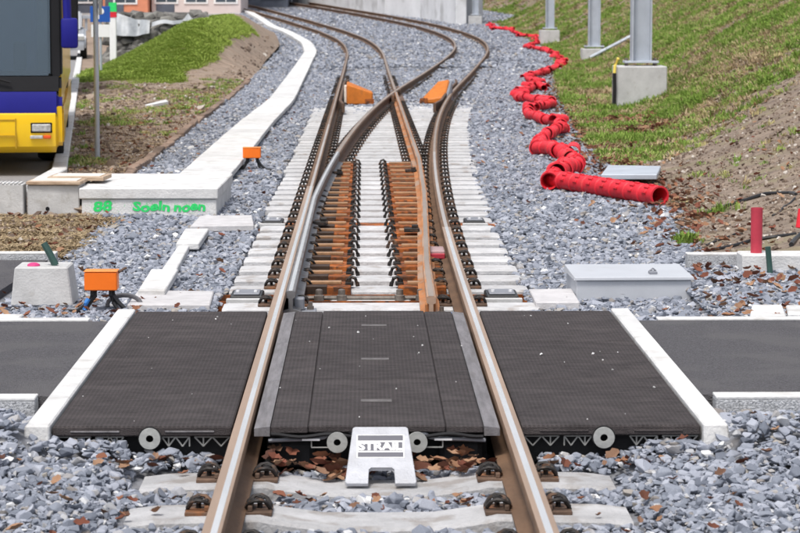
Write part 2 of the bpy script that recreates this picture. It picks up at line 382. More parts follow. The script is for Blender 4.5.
def z_bank(x, y):
    t = x - toe(y); t = max(0.0, t - float(np.interp(y, [16, 24, 35, 45, 75, 95], [0, .25, .9, .95, .75, .4])) * sm(t / .3))
    s = float(np.interp(y, [15, 20, 26, 36, 60], [.22, .27, .42, .56, .58]))
    z = -.17 + rise(y) + s * (t - .35 * (1 - math.exp(-t / .35))) if t < 14 else -.17 + rise(y) + s * 13.65 + .1 * (t - 14)
    return z + .05 * N(x, y, .9, 1) * min(1, t) + .022 * N(x, y, 3.5, 2) * min(1, t * 2)
def ystep(y0, y1, a=.012, lo=.12):
    ys = [y0]
    while ys[-1] < y1: ys.append(ys[-1] + max(lo, ys[-1] * a))
    ys[-1] = y1; return ys
def strip(name, m, fl, fr, zf, y0, y1, nx, kind='structure', pw=1.0, a=.012, extra=()):
    ys = sorted(set(ystep(y0, y1, a)) | set(extra)); vs, fs = [], []
    for y in ys:
        l, r = fl(y), fr(y)
        for i in range(nx + 1):
            x = l + (r - l) * (i / nx) ** pw; vs.append((x, y, zf(x, y)))
    for j in range(len(ys) - 1):
        for i in range(nx):
            k = j * (nx + 1) + i; fs.append((k, k + 1, k + nx + 2, k + nx + 1))
    me = bpy.data.meshes.new(name); me.from_pydata(vs, [], fs); me.materials.append(m)
    for p in me.polygons: p.use_smooth = True
    o = link(bpy.data.objects.new(name, me)); o['kind'] = kind; return o
ed = (16.3, 16.45, 17.3, 17.4)
strip('ballast_bed', BED, verge_r, toe, z_ballast, 3, 175, 60, extra=ed)
strip('verge', SOIL, verge_l, verge_r, z_verge, 17.3, 175, 40, extra=ed)
strip('road', ROADM, lambda y: verge_l(y) - 14, verge_l, lambda x, y: -.2 + rise(y) * .8, 18.5, 175, 4)
strip('embankment', BANKM, toe, lambda y: toe(y) + 45, z_bank, 16.3, 175, 90, pw=2.2, extra=ed)
vs = []
ys = [-60, 0, 30, 55, 80, 110, 140, 180, 260, 400, 800, 1500]
for y in ys:
    for x in (-900, -120, 120, 900): vs.append((x, y, -.75 + min(rise(y), 4) * .8))
me = bpy.data.meshes.new('ground'); me.from_pydata(vs, [], [(4 * j + i, 4 * j + i + 1, 4 * j + i + 5, 4 * j + i + 4) for j in range(len(ys) - 1) for i in range(3)]); me.materials.append(FARG)
link(bpy.data.objects.new('ground', me))['kind'] = 'structure'
# rusty crib floor below the moving blades, gap shadow darkened into its colour
bm = B()
box(bm, -.62, .66, 15.0, 27.0, -.40, -.232)
obj('crib_floor', bm, PIT, kind='structure')

# ------------------------------------------------------------------ footpath and kerbs
def path(name, poly, z): 
    bm = B(); prism(bm, poly, z - .12, z); return obj(name, bm, ASPH, kind='structure')
path('footpath', [(-6.5, 10.34), (-1.392, 10.34), (-1.392, 12.78), (-6.5, 12.78)], -.012)
path('footpath', [(1.392, 10.34), (6.5, 10.34), (6.5, 12.78), (1.392, 12.78)], -.012)
path('footpath', [(-6.5, 14.9), (-2.36, 14.9), (-2.28, 17.15), (-6.5, 17.15)], -.15)
def kerb(x0, x1, y0, y1, z0, z1, label, m=WHITECONC, face=True):
    t = thing('kerb', label, 'kerb', ((x0 + x1) / 2, (y0 + y1) / 2, z0), group='concrete kerbs edging the paths')
    hx, hy, h = (x1 - x0) / 2, (y1 - y0) / 2, z1 - z0
    L = 1.0; n = max(1, round(2 * hx / L))
    for k in range(n):
        a = -hx + 2 * hx * k / n; bm = B(); box(bm, a + .002, a + 2 * hx / n - .002, -hy, hy, 0, h - .014, .004)
        o = obj('kerb_stone', bm, AGGR, t)
        bm = B(); box(bm, a + .002, a + 2 * hx / n - .002, -hy, hy, h - .0135, h, .003); obj('kerb_top', bm, m, o)
    return t
kerb(-6.4, -1.44, 10.22, 10.335, -.26, .0, 'white topped kerb along the near edge of the asphalt path left of the crossing')
kerb(1.44, 6.4, 10.22, 10.335, -.26, .0, 'white topped kerb along the near edge of the asphalt path right of the crossing')
kerb(-6.4, -1.50, 12.785, 12.88, -.26, -.004, 'white kerb along the far edge of the left asphalt path, behind the pedestal')
kerb(1.50, 6.4, 12.785, 12.88, -.26, -.004, 'white kerb along the far edge of the right asphalt path, before the grey cabinet')
kerb(-6.4, -2.22, 17.16, 17.27, -.30, -.10, 'white kerb between brown dirt patch and asphalt left of the concrete pedestal')
t = kerb(2.12, 6.4, 16.30, 16.42, -.30, -.025, 'rough concrete kerb at the foot of the soil slope behind the red pipe')

# ------------------------------------------------------------------ crossing panels
def panel_side(name, sgn, y0, y1, label, front):
    t = thing(name, label, 'crossing panel', (sgn * .928, (y0 + y1) / 2, -.16), group='outer rubber crossing panels')
    hw, hl = .354, (y1 - y0) / 2 - .002
    bm = B(); box(bm, -hw, hw, -hl, hl, .115, .156, .006); obj('top_slab', bm, RUBBER, t)
    bm = B(); box(bm, -hw + .01, hw - .01, -hl + .06, hl - .01, .0, .114); obj('core', bm, RUBBERD, t)
    if front:
        for a, b in ((-hw + .07, -.09), (.09, hw - .07)):
            bm = B(); box(bm, a, b, -hl - .004, -hl + .01, .131, .138, .002); obj('groove_lip', bm, RUBBERG if sgn < 0 else RUBBER, t)  # grey on the left panel: the groove's highlight put into the colour
        yb = -hl + .02
        def bar(a, b): tube(bm, [(a[0], yb, a[1]), (b[0], yb, b[1])], .0032, 5)
        for s in (-1, 1):
            bm = B()
            for blk in ((.075, .185), (.205, .345)):
                a, b = blk[0] * s, blk[1] * s
                bar((a, .110), (b, .110)); n = 4; zz = [.110, .072]
                for k in range(n): bar((a + (b - a) * k / n, zz[k % 2]), (a + (b - a) * (k + 1) / n, zz[(k + 1) % 2]))
                bar((a + (b - a) * .25, .072), (a + (b - a) * .25, .110)); bar((b, .110), (b, .072)) if blk[1] < .2 else None
            if s * sgn > 0: bar((.345 * s, .110), (.345 * s, .124)); bar((.345 * s, .124), (.325 * s, .124))
            obj('reinforcing_rib', bm, RIBG, t)
        bm = B(); ring(bm, .047, .020, .02, 24, T(-.03 * sgn, -hl + .019, .108, rx=R(90))); obj('rubber_boss', bm, RUBBERD, t)
        bm = B(); ring(bm, .042, .015, .012, 24, T(-.03 * sgn, -hl - .003, .108, rx=R(90))); obj('tie_rod_washer', bm, WASH, t, smooth=True)
    return t
YS = [9.54, 10.745, 11.935, 13.13]
row = ['nearest', 'middle', 'farthest']
def panel_gauge(y0, y1, label, front):
    t = thing('gauge_panel', label, 'crossing panel', (0, (y0 + y1) / 2, -.16), group='rubber panels between the rails')
    hl = (y1 - y0) / 2 - .002
    bm = B(); box(bm, -.272, .272, -hl, hl, .128, .157, .005); obj('centre_mat', bm, RUBBER, t)
    for s in (-1, 1):
        a, b = sorted((s * .274, s * .421)); bm = B()
        for k in range(4):
            ya = -hl + k * hl / 2; box(bm, a, b, ya, ya + hl / 2 - .006, .126, .154, .004)
        obj('side_mat', bm, RUBBER, t)
        a, b = sorted((s * .424, s * .486)); bm = B()
        pr = [(a, .115), (b, .115), (b, .146), ((a + b) / 2, .150), (a, .153)] if s > 0 else [(a, .115), (b, .115), (b, .153), ((a + b) / 2, .150), (a, .146)]
        v0 = [bm.verts.new((x, -hl, z)) for x, z in pr]; v1 = [bm.verts.new((x, hl, z)) for x, z in pr]
        bm.faces.new(v0); bm.faces.new(v1[::-1])
        for i in range(5): bm.faces.new((v0[i], v0[(i + 1) % 5], v1[(i + 1) % 5], v1[i]))
        obj('flangeway_strip', bm, RUBBERG, t)
    bm = B(); box(bm, -.065, .065, -.03, .03, .1572, .1592, .001); obj('moulded_mark', bm, MARK, t)
    bm = B(); box(bm, -.44, .44, -hl + .12, hl - .01, .0, .125); obj('core', bm, RUBBERD, t)
    if front:
        bm = B(); pts = [(-.42 + .84 * k / 30, -hl - .004, .118 + .006 * math.cos(k * .75)) for k in range(31)]
        tube(bm, pts, .008, 6); obj('lower_lip', bm, RUBBERD, t, smooth=True)
        for s in (-1, 1):
            bm = B(); yb = -hl + .012
            pts = [(s * x, yb, z) for x, z in ((.43, .096), (.36, .099), (.30, .101), (.24, .103), (.21, .108), (.185, .124), (.16, .136), (.13, .138), (.09, .128), (.03, .118))]
            tube(bm, pts, .0085, 7); obj('tie_rod', bm, GREYST, t, smooth=True)
            bm = B(); box(bm, s * .262 - .035, s * .262 + .035, yb - .014, yb - .008, .097, .105); obj('rod_tag', bm, SIGNW, t)
            bm = B(); ring(bm, .041, .014, .012, 24, T(s * .158, -hl - .006, .092, rx=R(90))); obj('tie_rod_washer', bm, WASH, t, smooth=True)
            bm = B()
            for p, q in (((.26, .10), (.26, .068)), ((.26, .068), (.19, .068)), ((.19, .068), (.19, .07))):
                tube(bm, [(s * p[0], yb - .004, p[1]), (s * q[0], yb - .004, q[1] + .0001)], .003, 5)
            obj('bracket', bm, RIBG, t)
            bm = B(); box(bm, min(s * .25, s * .42), max(s * .25, s * .42), -hl + .05, -hl + .3, -.02, .09, .02); obj('rubber_foot', bm, RUBBERD, t)
    return t
for k in range(3):
    f = k == 0
    panel_side('outer_panel', -1, YS[k], YS[k + 1], f'{row[k]} black rubber panel left of the left rail' + (', ribs and washer showing' if f else ''), f)
    panel_side('outer_panel', 1, YS[k], YS[k + 1], f'{row[k]} black rubber panel right of the right rail' + (', ribs and washer showing' if f else ''), f)
    panel_gauge(YS[k], YS[k + 1], f'{row[k]} dark rubber panel between the rails' + (' behind the lettered plate' if f else ''), f)
for s, side in ((-1, 'left'), (1, 'right')):
    t = thing('edge_beam', f'white concrete edge beam along the outer {side} side of the rubber crossing', 'edge beam', (s * 1.338, 11.33, -.28), group='white beams beside the crossing panels')
    for k in range(3):
        y0, y1 = (9.50, 10.74) if k == 0 else ((10.742, 11.93) if k == 1 else (11.932, 13.15))
        bm = B(); a, b = -.049, .047
        if s < 0: a, b = -.047, .049
        o0 = .03
        hull8(bm, [(a - o0 * (s < 0), y0 - 11.33 - .03, 0), (b + o0 * (s > 0), y0 - 11.33 - .03, 0), (b + o0 * (s > 0), y1 - 11.33, 0), (a - o0 * (s < 0), y1 - 11.33, 0)],
              [(a, y0 - 11.33, .287), (b, y0 - 11.33, .287), (b, y1 - 11.33, .287), (a, y1 - 11.33, .287)], .006)
        obj('beam_block', bm, WHITECONC, t)

# ------------------------------------------------------------------ deflector plate with lettering
t = thing('deflector_plate', 'pale cast metal ramp plate lettered STRAIL leaning on the front of the middle panel', 'deflector plate', (.012, 9.155, -.170))
t.rotation_euler = (R(27.5), 0, 0)
L = .352
bm = B(); poly = [(-.130, 0), (-.048, 0), (-.048, .085), (-.038, .098), (.044, .098), (.054, .085), (.054, 0), (.131, 0), (.136, .01), (.108, L - .008), (.100, L), (-.100, L), (-.108, L - .008), (-.136, .01)]
prism(bm, poly, 0, .016, .002); obj('plate', bm, ALU, t)
bm = B(); box(bm, -.092, .092, .155, .298, .0162, .0172); obj('logo_border', bm, SIGNW, t)
bm = B(); box(bm, -.088, .088, .262, .294, .0174, .0184); box(bm, -.088, .088, .159, .188, .0174, .0184); box(bm, -.085, .085, .198, .252, .0174, .0180); obj('logo_bar', bm, SIGND, t)
bm = text_bm('STRAIL', .070, .0006, .0032, .98); xs = [v.co.x for v in bm.verts]; ysv = [v.co.y for v in bm.verts]
sx, sy = .174 / (max(xs) - min(xs)), .053 / (max(ysv) - min(ysv)); cx, cy = (max(xs) + min(xs)) / 2, (max(ysv) + min(ysv)) / 2
for v in bm.verts: v.co = Vector(((v.co.x - cx) * sx, .225 + (v.co.y - cy) * sy, .0188 + (v.co.z > 0) * .0006))
obj('lettering', bm, SIGNW, t)

# ------------------------------------------------------------------ rails
RAIL = [(-.062, -.145), (.062, -.145), (.062, -.135), (.016, -.122), (.009, -.115), (.009, -.048), (.033, -.040), (.0345, -.034), (.0345, -.010), (.030, -.003), (.020, 0), (-.020, 0), (-.030, -.003), (-.0345, -.010), (-.0345, -.034), (-.033, -.040), (-.009, -.048), (-.009, -.115), (-.016, -.122), (-.062, -.135)]
def rail_pts(fx, y0, y1, dz=0.0):
    ys = [y0]
    while ys[-1] < y1: ys.append(min(y1, ys[-1] + max(.4, ys[-1] * .014)))
    return [(fx(y), y, dz + rise(y)) for y in ys]
TAN = mat('tan_worn_head', (.35, .25, .185), .5, metal=.15, var=.16, scale=5, bump=.05, stretch=(1, .15, 1))
def rail(name, fx, y0, y1, label, group, body=RUST, band=WORN, polish_to=0.0, dz=0.0, prof=RAIL, bw=.021, bo=0.0):
    t = thing(name, label, 'rail', (fx(y0), y0, dz), group=group); o = Vector((fx(y0), y0, dz))
    bm = B(); sweep(bm, [Vector(p) - o for p in rail_pts(fx, y0, y1, dz)], prof); obj('rail_body', bm, body, t, smooth=True)
    bp = [(bo - bw, .0002), (bo + bw, .0002), (bo + bw * .8, .0024), (bo - bw * .8, .0024)]
    if polish_to > y0:
        wp_ = [(-.031, .0002), (.031, .0002), (.028, .0012), (-.028, .0012)] if prof is RAIL else bp
        if prof is RAIL:
            bm = B(); sweep(bm, [Vector(p) - o for p in rail_pts(fx, y0, polish_to, dz)], wp_); obj('worn_head', bm, TAN, t)
        bm = B(); sweep(bm, [Vector(p) - o for p in rail_pts(fx, y0, polish_to, dz)], bp); obj('running_surface', bm, POLISH, t)
        for a_, b_, m_ in ((polish_to, min(y1, polish_to * 1.5), HALFP), (polish_to * 1.5, y1, band)):
            if a_ < y1:
                bm = B(); sweep(bm, [Vector(p) - o for p in rail_pts(fx, a_, b_, dz)], bp); obj('running_surface', bm, m_, t)
    else:
        bm = B(); sweep(bm, [Vector(p) - o for p in rail_pts(fx, y0, y1, dz)], bp); obj('running_surface', bm, band, t)
    return t
GR = 'rails of the railway turnout'
rail('stock_rail', stock_l, 4.5, 172, 'long rail along the left side of the crossing and turnout, brightly polished in front', GR, polish_to=22, bo=.008, bw=.0125)
rail('stock_rail', stock_r, 4.5, 172, 'long rail right of the gauge panels that bends away to the right past the turnout', GR, polish_to=18, bw=.0135)
BLADE = [(-.058, -.138), (.058, -.138), (.058, -.120), (.012, -.105), (.012, -.045), (.026, -.038), (.026, -.006), (.018, 0), (-.018, 0), (-.026, -.006), (-.026, -.038), (-.012, -.045), (-.012, -.105), (-.058, -.120)]
rail('switch_rail', tongue_l, 14.0, 27.0, 'grey blade rail lying closed against the left rail', GR, body=BLADEG, dz=.002, prof=BLADE, bw=.012, band=POLISH)
rail('running_rail', tongue_l, 27.0, 172, 'dark rail crossing over the frog and on as the left rail of the right track', GR, body=RUSTD, dz=.002)
FY = 45.3
for yy in np.arange(40, 52, .01):
    if tongue_l(yy) >= tongue_r(yy): FY = float(yy); break
rail('switch_rail', tongue_r, 13.75, FY - .55, 'rust orange blade rail standing open from the right rail, ending at the frog', GR, body=ORTONG, prof=BLADE, bw=.016)
rail('running_rail', tongue_r, FY + .55, 172, 'right hand rail of the left track beyond the frog', GR)
# closure rail side facing: brown body of the right-track rail beyond the blade is covered by a web strip
t = thing('crossing_frog', 'dark cast steel frog where two rails cross in the turnout', 'frog', (tongue_l(FY), FY, 0))
bm = B(); o = Vector((tongue_l(FY), FY, 0))
for fx, dx in ((tongue_r, -.075), (tongue_r, .075)):
    a = [(fx(y) + dx * (1 if True else 0), y, -.004) for y in (FY - 2.2, FY - 1.2, FY - .62)] if dx < 0 else [(fx(y) + dx, y, -.004) for y in (FY + .62, FY + 1.2, FY + 2.4)]
    bm = B(); sweep(bm, [Vector(p) - o for p in a], [(-.028, -.12), (.028, -.12), (.028, 0), (-.028, 0)]); obj('wing_rail', bm, RUSTD, t)
bm = B(); box(bm, -.15, .15, -1.5, 1.7, -.165, -.115, .01); obj('base_casting', bm, RUSTD, t)
for dy in (-.5, .5):
    bm = B(); x = tongue_r(FY + dy) - o.x; hull8(bm, [(x - .04, dy - .06, -.1), (x + .04, dy - .06, -.1), (x + .04, dy + .06, -.1), (x - .04, dy + .06, -.1)], [(x - .03, dy - .06, -.006), (x + .03, dy - .06, -.006), (x + .03, dy + .06, -.006), (x - .03, dy + .06, -.006)]); obj('frog_nose', bm, WORN, t)
CHK = [(-.022, -.13), (.022, -.13), (.022, .012), (.012, .02), (-.012, .02), (-.022, .012)]
for fx, d, lab in ((stock_l, .085, 'dark check rail inside the left rail opposite the frog'), (stock_r, -.085, 'dark check rail inside the right rail opposite the frog')):
    t = thing('check_rail', lab, 'check rail', (fx(FY - 6) + d, FY - 6, 0), group='check rails of the turnout'); o = Vector(t.location)
    ys = list(np.arange(FY - 6, FY + 6.1, .75)); fl = [.07 * max(0, abs((y - FY) / 6) - .75) * 4 for y in ys]
    bm = B(); sweep(bm, [Vector((fx(y) + d + (f if d > 0 else -f), y, 0)) - o for y, f in zip(ys, fl)], CHK); obj('rail_body', bm, RUSTD, t)

# ------------------------------------------------------------------ sleepers with plates, chairs and clips
def clip_bm():
    bm = B()
    for s in (-1, 1):
        pts = [(.004, s * .035, .020), (.012, s * .05, .040), (.035, s * .062, .066), (.065, s * .062, .072), (.092, s * .05, .055), (.108, s * .035, .022), (.110, s * .03, .002)]
        tube(bm, pts, .0115, 6)
    tube(bm, [(.03, -.04, .052), (.028, 0, .044), (.03, .04, .052)], .010, 6)
    lathe(bm, [(.012, 0), (.012, .078)], 8, T(.062, 0, 0)); lathe(bm, [(.026, .044), (.026, .050)], 10, T(.062, 0, 0)); lathe(bm, [(.020, .050), (.020, .072)], 6, T(.062, 0, 0))
    bmesh.ops.transform(bm, matrix=Matrix.Diagonal((.80, .78, .60, 1)), verts=bm.verts)
    return bm
CLIP = proto('rail_clip', clip_bm(), CLIPM, True)
bm = B(); box(bm, -.155, .155, -.075, .075, 0, .016, .003); box(bm, -.085, -.068, -.07, .07, .016, .036, .003); box(bm, .068, .085, -.07, .07, .016, .036, .003)
PLATE = proto('base_plate', bm, RUSTD)
def hook_bm():
    bm = B(); tube(bm, [(-.03, 0, .0), (-.028, 0, .045), (0, 0, .075), (.035, 0, .06), (.05, 0, .02), (.055, 0, -.01)], .016, 6)
    box(bm, -.045, .02, -.05, .05, 0, .03, .005); lathe(bm, [(.02, .03), (.02, .06)], 6, T(-.02, 0, 0))
    bmesh.ops.transform(bm, matrix=Matrix.Diagonal((.8, .9, .72, 1)), verts=bm.verts); return bm
HOOK = proto('hook_clip', hook_bm(), CLIPM, True)
CH = {}
def chair(w):
    k = round(w, 2)
    if k not in CH:
        bm = B(); box(bm, 0, w, -.160, .160, -.075, .006, .004); a = proto('sleeper_cap', bm, ORUST)
        bm = B(); box(bm, .0, w - .06, -.02, .05, .0065, .026, .003); b = proto('slide_bar', bm, TANST)
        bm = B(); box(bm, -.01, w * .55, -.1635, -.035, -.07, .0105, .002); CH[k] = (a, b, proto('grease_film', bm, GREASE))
    return CH[k]
SLM = {}
def sleeper_mesh(L, bend):
    key = (round(L, 1), bend)
    if key in SLM: return SLM[key]
    h = key[0] / 2; bm = B()
    if bend: st = [(-h, -.012), (-h + .10, .0), (-.42, .008), (-.385, .0), (-.20, -.026), (0, -.028), (.20, -.026), (.385, .0), (.42, .008), (h - .10, 0), (h, -.012)]
    else: st = [(-h, -.006), (-h + .03, 0), (0, 0), (h - .03, 0), (h, -.006)]
    rings = []
    for x, z in st:
        rings.append([bm.verts.new((x, y, zz)) for y, zz in ((-.155, -.22), (-.142, z - .012), (-.130, z), (.130, z), (.142, z - .012), (.155, -.22))])
    for a, b in zip(rings, rings[1:]):
        for i in range(6): bm.faces.new((a[i], a[(i + 1) % 6], b[(i + 1) % 6], b[i]))
    bm.faces.new(rings[0][::-1]); bm.faces.new(rings[-1])
    SLM[key] = proto('sleeper_body', bm, FRONTSLEEP if bend else SLEEPC); return SLM[key]
SLEEPERS = []          # (y, x0, x1) kept clear of ballast
def sleeper(y, x0, x1, label, rails, group, bend=False, clips=True, chairs=None, z=-.160):
    xc = (x0 + x1) / 2; zz = z + rise(y)
    t = thing('concrete_sleeper', label, 'sleeper', (xc, y, zz), group=group)
    use('sleeper_body', sleeper_mesh(x1 - x0, bend), t)
    for x in rails:
        if clips:
            use('base_plate', PLATE, t, (x - xc, 0, .001))
            use('rail_clip', CLIP, t, (x - xc + .060, 0, .012)); use('rail_clip', CLIP, t, (x - xc - .060, 0, .012), math.pi)
    if chairs:
        for a, b, s in chairs:
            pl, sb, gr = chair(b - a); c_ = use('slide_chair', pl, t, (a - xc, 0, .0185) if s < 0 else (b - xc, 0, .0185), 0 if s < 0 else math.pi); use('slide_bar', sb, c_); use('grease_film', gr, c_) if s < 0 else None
            use('hook_clip', HOOK, t, ((b if s < 0 else a) - xc, 0, .018), 0 if s < 0 else math.pi)
    SLEEPERS.append((y, x0, x1)); return t
GS = 'pale concrete sleepers under the rails'
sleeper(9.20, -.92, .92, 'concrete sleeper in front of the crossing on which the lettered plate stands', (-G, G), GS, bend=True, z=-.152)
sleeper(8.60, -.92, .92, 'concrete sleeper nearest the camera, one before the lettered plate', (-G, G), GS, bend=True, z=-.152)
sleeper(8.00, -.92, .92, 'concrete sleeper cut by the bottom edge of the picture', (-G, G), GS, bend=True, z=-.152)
for k in range(6): SLEEPERS.append((9.8 + .6 * k, -.92, .92))
sleeper(14.62, -.92, 1.02, 'clean white sleeper directly behind the far edge of the crossing panels', (-G, G), GS)
ords = ['first', 'second', 'third', 'fourth', 'fifth', 'sixth', 'seventh', 'eighth', 'ninth', 'tenth', 'eleventh', 'twelfth']
k = 0; y = 15.52
while y < 52:
    steel = k == 8
    if steel: y += .12
    x0, x1 = left_c(y) - .90, right_c(y) + .98
    rs = [stock_l(y), stock_r(y)]; chs = None
    if y < 27.4:
        chs = [(-.47, -.135, -1), (.165, .47, 1)]
        lab = f'{ords[k]} turnout sleeper beyond the black point machine boxes, with orange slide plates' if k < 12 else 'turnout sleeper with orange slide plates under the far part of the switch blades'
    elif y < FY - 2:
        rs += [tongue_l(y), tongue_r(y)]
        lab = 'pale sleeper between the orange slide plates and the frog, carrying four rails'
    else:
        rs += [tongue_l(y), tongue_r(y)]
        lab = 'longest pale sleeper under the frog of the turnout'
    if not (FY - 1.5 < y < FY + 1.5): pass
    else: rs = rs[:2]
    sleeper(y, x0, x1, lab, rs, GS if y < 27.4 and k < 12 else ('sleepers under the far switch blades' if y < 27.4 else ('sleepers between the switch blades and the frog' if y < FY - 2 else 'sleepers under the frog')), chairs=chs)
    k += 1; y += .60
while y < 60:
    a, b = left_c(y), right_c(y)
    sleeper(y, a - .9, min(a + .9, (a + b) / 2 - .03), 'sleeper of the left track beyond the frog, half buried in ballast', [a - G, a + G], 'left track sleepers beyond the frog', clips=y < 58)
    sleeper(y, max(b - .9, (a + b) / 2 + .03), b + .9, 'sleeper of the right track beyond the frog, half buried in ballast', [b - G, b + G], 'right track sleepers beyond the frog', clips=y < 58)
    y += .62
# steel trough and point machine boxes at the toe of the switch
def machine(x, y, label, w=.20):
    t = thing('point_machine', label, 'point machine', (x, y, -.19), group='black boxes at the ends of the drive trough')
    bm = B(); box(bm, -w / 2, w / 2, -.16, .16, 0, .055, .008); obj('housing', bm, BLACKP, t)
    bm = B(); box(bm, -w / 2 + .02, w / 2 - .02, -.13, .10, .0555, .066, .004); obj('cover', bm, GREYST, t)
    bm = B(); box(bm, -w / 2 - .02, w / 2 + .02, -.215, -.162, 0, .042, .004); obj('front_bar', bm, CONC, t)
    for s in (-1, 1):
        bm = B(); lathe(bm, [(.012, 0), (.012, .012)], 8, T(s * (w / 2 - .045), -.05, .066)); obj('bolt', bm, PLASTW, t)
    return t
machine(-.775, 15.06, 'black box with pale bolts left of the left rail behind the crossing')
machine(.80, 15.06, 'black box with pale bolts right of the right rail behind the crossing')
t = thing('drive_trough', 'rust brown steel trough across the track behind the white sleeper', 'steel trough', (0, 15.08, -.30))
bm = B(); box(bm, -1.0, 1.05, -.17, -.155, 0, .13); box(bm, -1.0, 1.05, .155, .17, 0, .13); box(bm, -1.0, 1.05, -.155, .155, 0, .05); obj('trough', bm, ORUST, t)
bm = B(); box(bm, -.26, .24, -.12, .10, .05, .118, .01); obj('rod_cover', bm, CONC, t)
for x in (-.19, .17, -.33, .30):
    bm = B(); lathe(bm, [(.032, 0), (.032, .05), (.022, .055), (.022, .085), (.012, .09)], 10, T(x, -.04, .10)); obj('bolt', bm, BOLTM, t, smooth=True)
bm = B(); tube(bm, [(-.48, 0, .13), (.33, .0, .13)], .014, 8); tube(bm, [(-.46, .08, .12), (.45, .08, .12)], .011, 8); obj('drive_rod', bm, BOLTM, t)
t = thing('drive_trough', 'second rust red steel trough across the track between white turnout sleepers', 'steel trough', (0, 20.15, -.30))
bm = B(); box(bm, -.95, 1.05, -.10, .10, 0, .128, .006); obj('trough', bm, ORUST, t)
for x, lab in ((-.80, 'small dark grey box left of the left rail on the second steel trough'), (.86, 'small dark grey box right of the right rail on the second steel trough')):
    m_ = machine(x, 20.12, lab, .17); m_['group'] = 'dark boxes on the second drive trough'
# lock fittings beside the open blade
t = thing('blade_lock', 'dark red and pale block between the open blade and the right rail', 'lock', (.455, 17.05, -.16))
bm = B(); box(bm, -.045, .06, -.06, -.03, .03, .066, .004); obj('red_face', bm, REDD, t)
bm = B(); box(bm, -.045, .06, -.03, .30, .03, .082, .004); obj('pale_cover', bm, mat('dusty_pink_cover', (.42, .30, .31), .7), t)
bm = B(); box(bm, -.06, .075, -.05, .32, 0, .03, .004); obj('foot', bm, BLACKP, t)
t = thing('insulator_cap', 'small blue cap beside the right rail at the rear edge of the crossing', 'cap', (.445, 13.62, -.15))
bm = B(); lathe(bm, [(.034, 0), (.034, .05), (.026, .07), (.008, .075)], 12); obj('cap', bm, mat('light_blue_cap', (.16, .32, .62), .5), t, smooth=True)
for x, s in ((-.40, -1), (.36, 1)):
    t = thing('blade_bracket', f'grey steel bracket at the tip of the {"left closed" if s < 0 else "right open"} switch blade', 'bracket', (x, 14.2 if s < 0 else 13.95, -.16))
    bm = B(); box(bm, -.07, .07, -.07, .07, 0, .03, .004); box(bm, -.06, .0, -.05, .05, .03, .10, .006); obj('bracket', bm, GREYST if s < 0 else ORTONG, t)
    bm = B(); lathe(bm, [(.02, .03), (.02, .05), (.013, .05), (.013, .075)], 8, T(.035, 0, 0)); obj('bolt', bm, BOLTM, t)
for y, x, lab in ((18.9, .32, 'small grey clamp on the foot of the open right blade, nearer'), (25.5, .44, 'small dark clamp on the foot of the right blade, farther'), (19.5, -.40, 'small dark clamp on the foot of the left blade, nearer'), (25.2, -.33, 'small dark clamp on the foot of the left blade, farther')):
    t = thing('blade_clamp', lab, 'clamp', (x, y, -.12), group='clamps on the switch blades')
    bm = B(); box(bm, -.06, .06, -.05, .05, 0, .03, .004); box(bm, .0, .05, -.03, .03, .03, .055, .004); obj('clamp', bm, CLIPM, t)

# orange wedge guards beyond the frog
def wedge(x, y, label, s):
    t = thing('guard_wedge', label, 'guard wedge', (x, y, -.16), group='orange wedges beside the frog')
    bm = B()
    if s < 0: hull8(bm, [(-.02, -.3, 0), (.44, -.3, 0), (.44, .3, 0), (-.02, .3, 0)], [(-.02, -.3, .36), (.44, -.3, .21), (.44, .25, .21), (-.02, .25, .40)], .02)
    else: hull8(bm, [(-.46, -.3, 0), (.04, -.3, 0), (.12, .7, 0), (-.10, .7, 0)], [(-.44, -.3, .06), (.00, -.3, .13), (.12, .7, .40), (-.10, .7, .36)], .02)
    obj('wedge_body', bm, ORGUARD, t)
    bm = B()
    if s < 0: box(bm, -.065, -.021, -.25, .22, .03, .33, .01)
    else: hull8(bm, [(.045, -.3, 0), (.10, -.3, 0), (.19, .68, 0), (.125, .68, 0)], [(.01, -.3, .12), (.05, -.3, .12), (.17, .68, .38), (.125, .68, .38)], .008)
    obj('side_plate', bm, PAPER if s < 0 else GREYST, t)
    bm = B(); box(bm, .30 if s < 0 else -.44, .46 if s < 0 else -.30, -.32, -.30, 0, .10, .004); obj('front_lug', bm, ORUST, t)
q = P(348, 104, -.16); wedge(q.x, q.y, 'orange box shaped wedge inside the left rail beyond the frog', -1)
q = P(444, 103, -.16); wedge(q.x, q.y, 'orange pointed wedge with dark side beside the right curving rail', 1)

# ------------------------------------------------------------------ left side: cable trough, chamber, lids, pedestal, wall
tl = thing('cable_trough', 'long white concrete cable trough running beside the track up the left side', 'cable trough', (-1.75, 22.6, -.30))
ctr = [(P(a, b, -.06), wd) for a, b, wd in ((206, 172, .52), (228.5, 150, .52), (247, 130, .50), (263, 115, .48), (281, 100, .45), (296.5, 75, .42), (305.5, 60, .40), (311, 51, .40), (306.5, 42, .38), (296, 36, .38), (285, 30, .38), (273, 26.5, .36), (260.5, 18, .36), (244.5, 9, .36), (232, 2, .36))]
cy_ = [c[0].y for c in ctr]; cx_ = [c[0].x for c in ctr]; cw_ = [c[1] for c in ctr]
k = np.hanning(9); k /= k.sum()
gy = np.arange(22.3, cy_[-1], .98)
gx = np.interp(gy, cy_, cx_); gxs = np.convolve(np.pad(gx, 4, 'edge'), k, 'valid'); gw = np.interp(gy, cy_, cw_) / 2
o = Vector(tl.location)
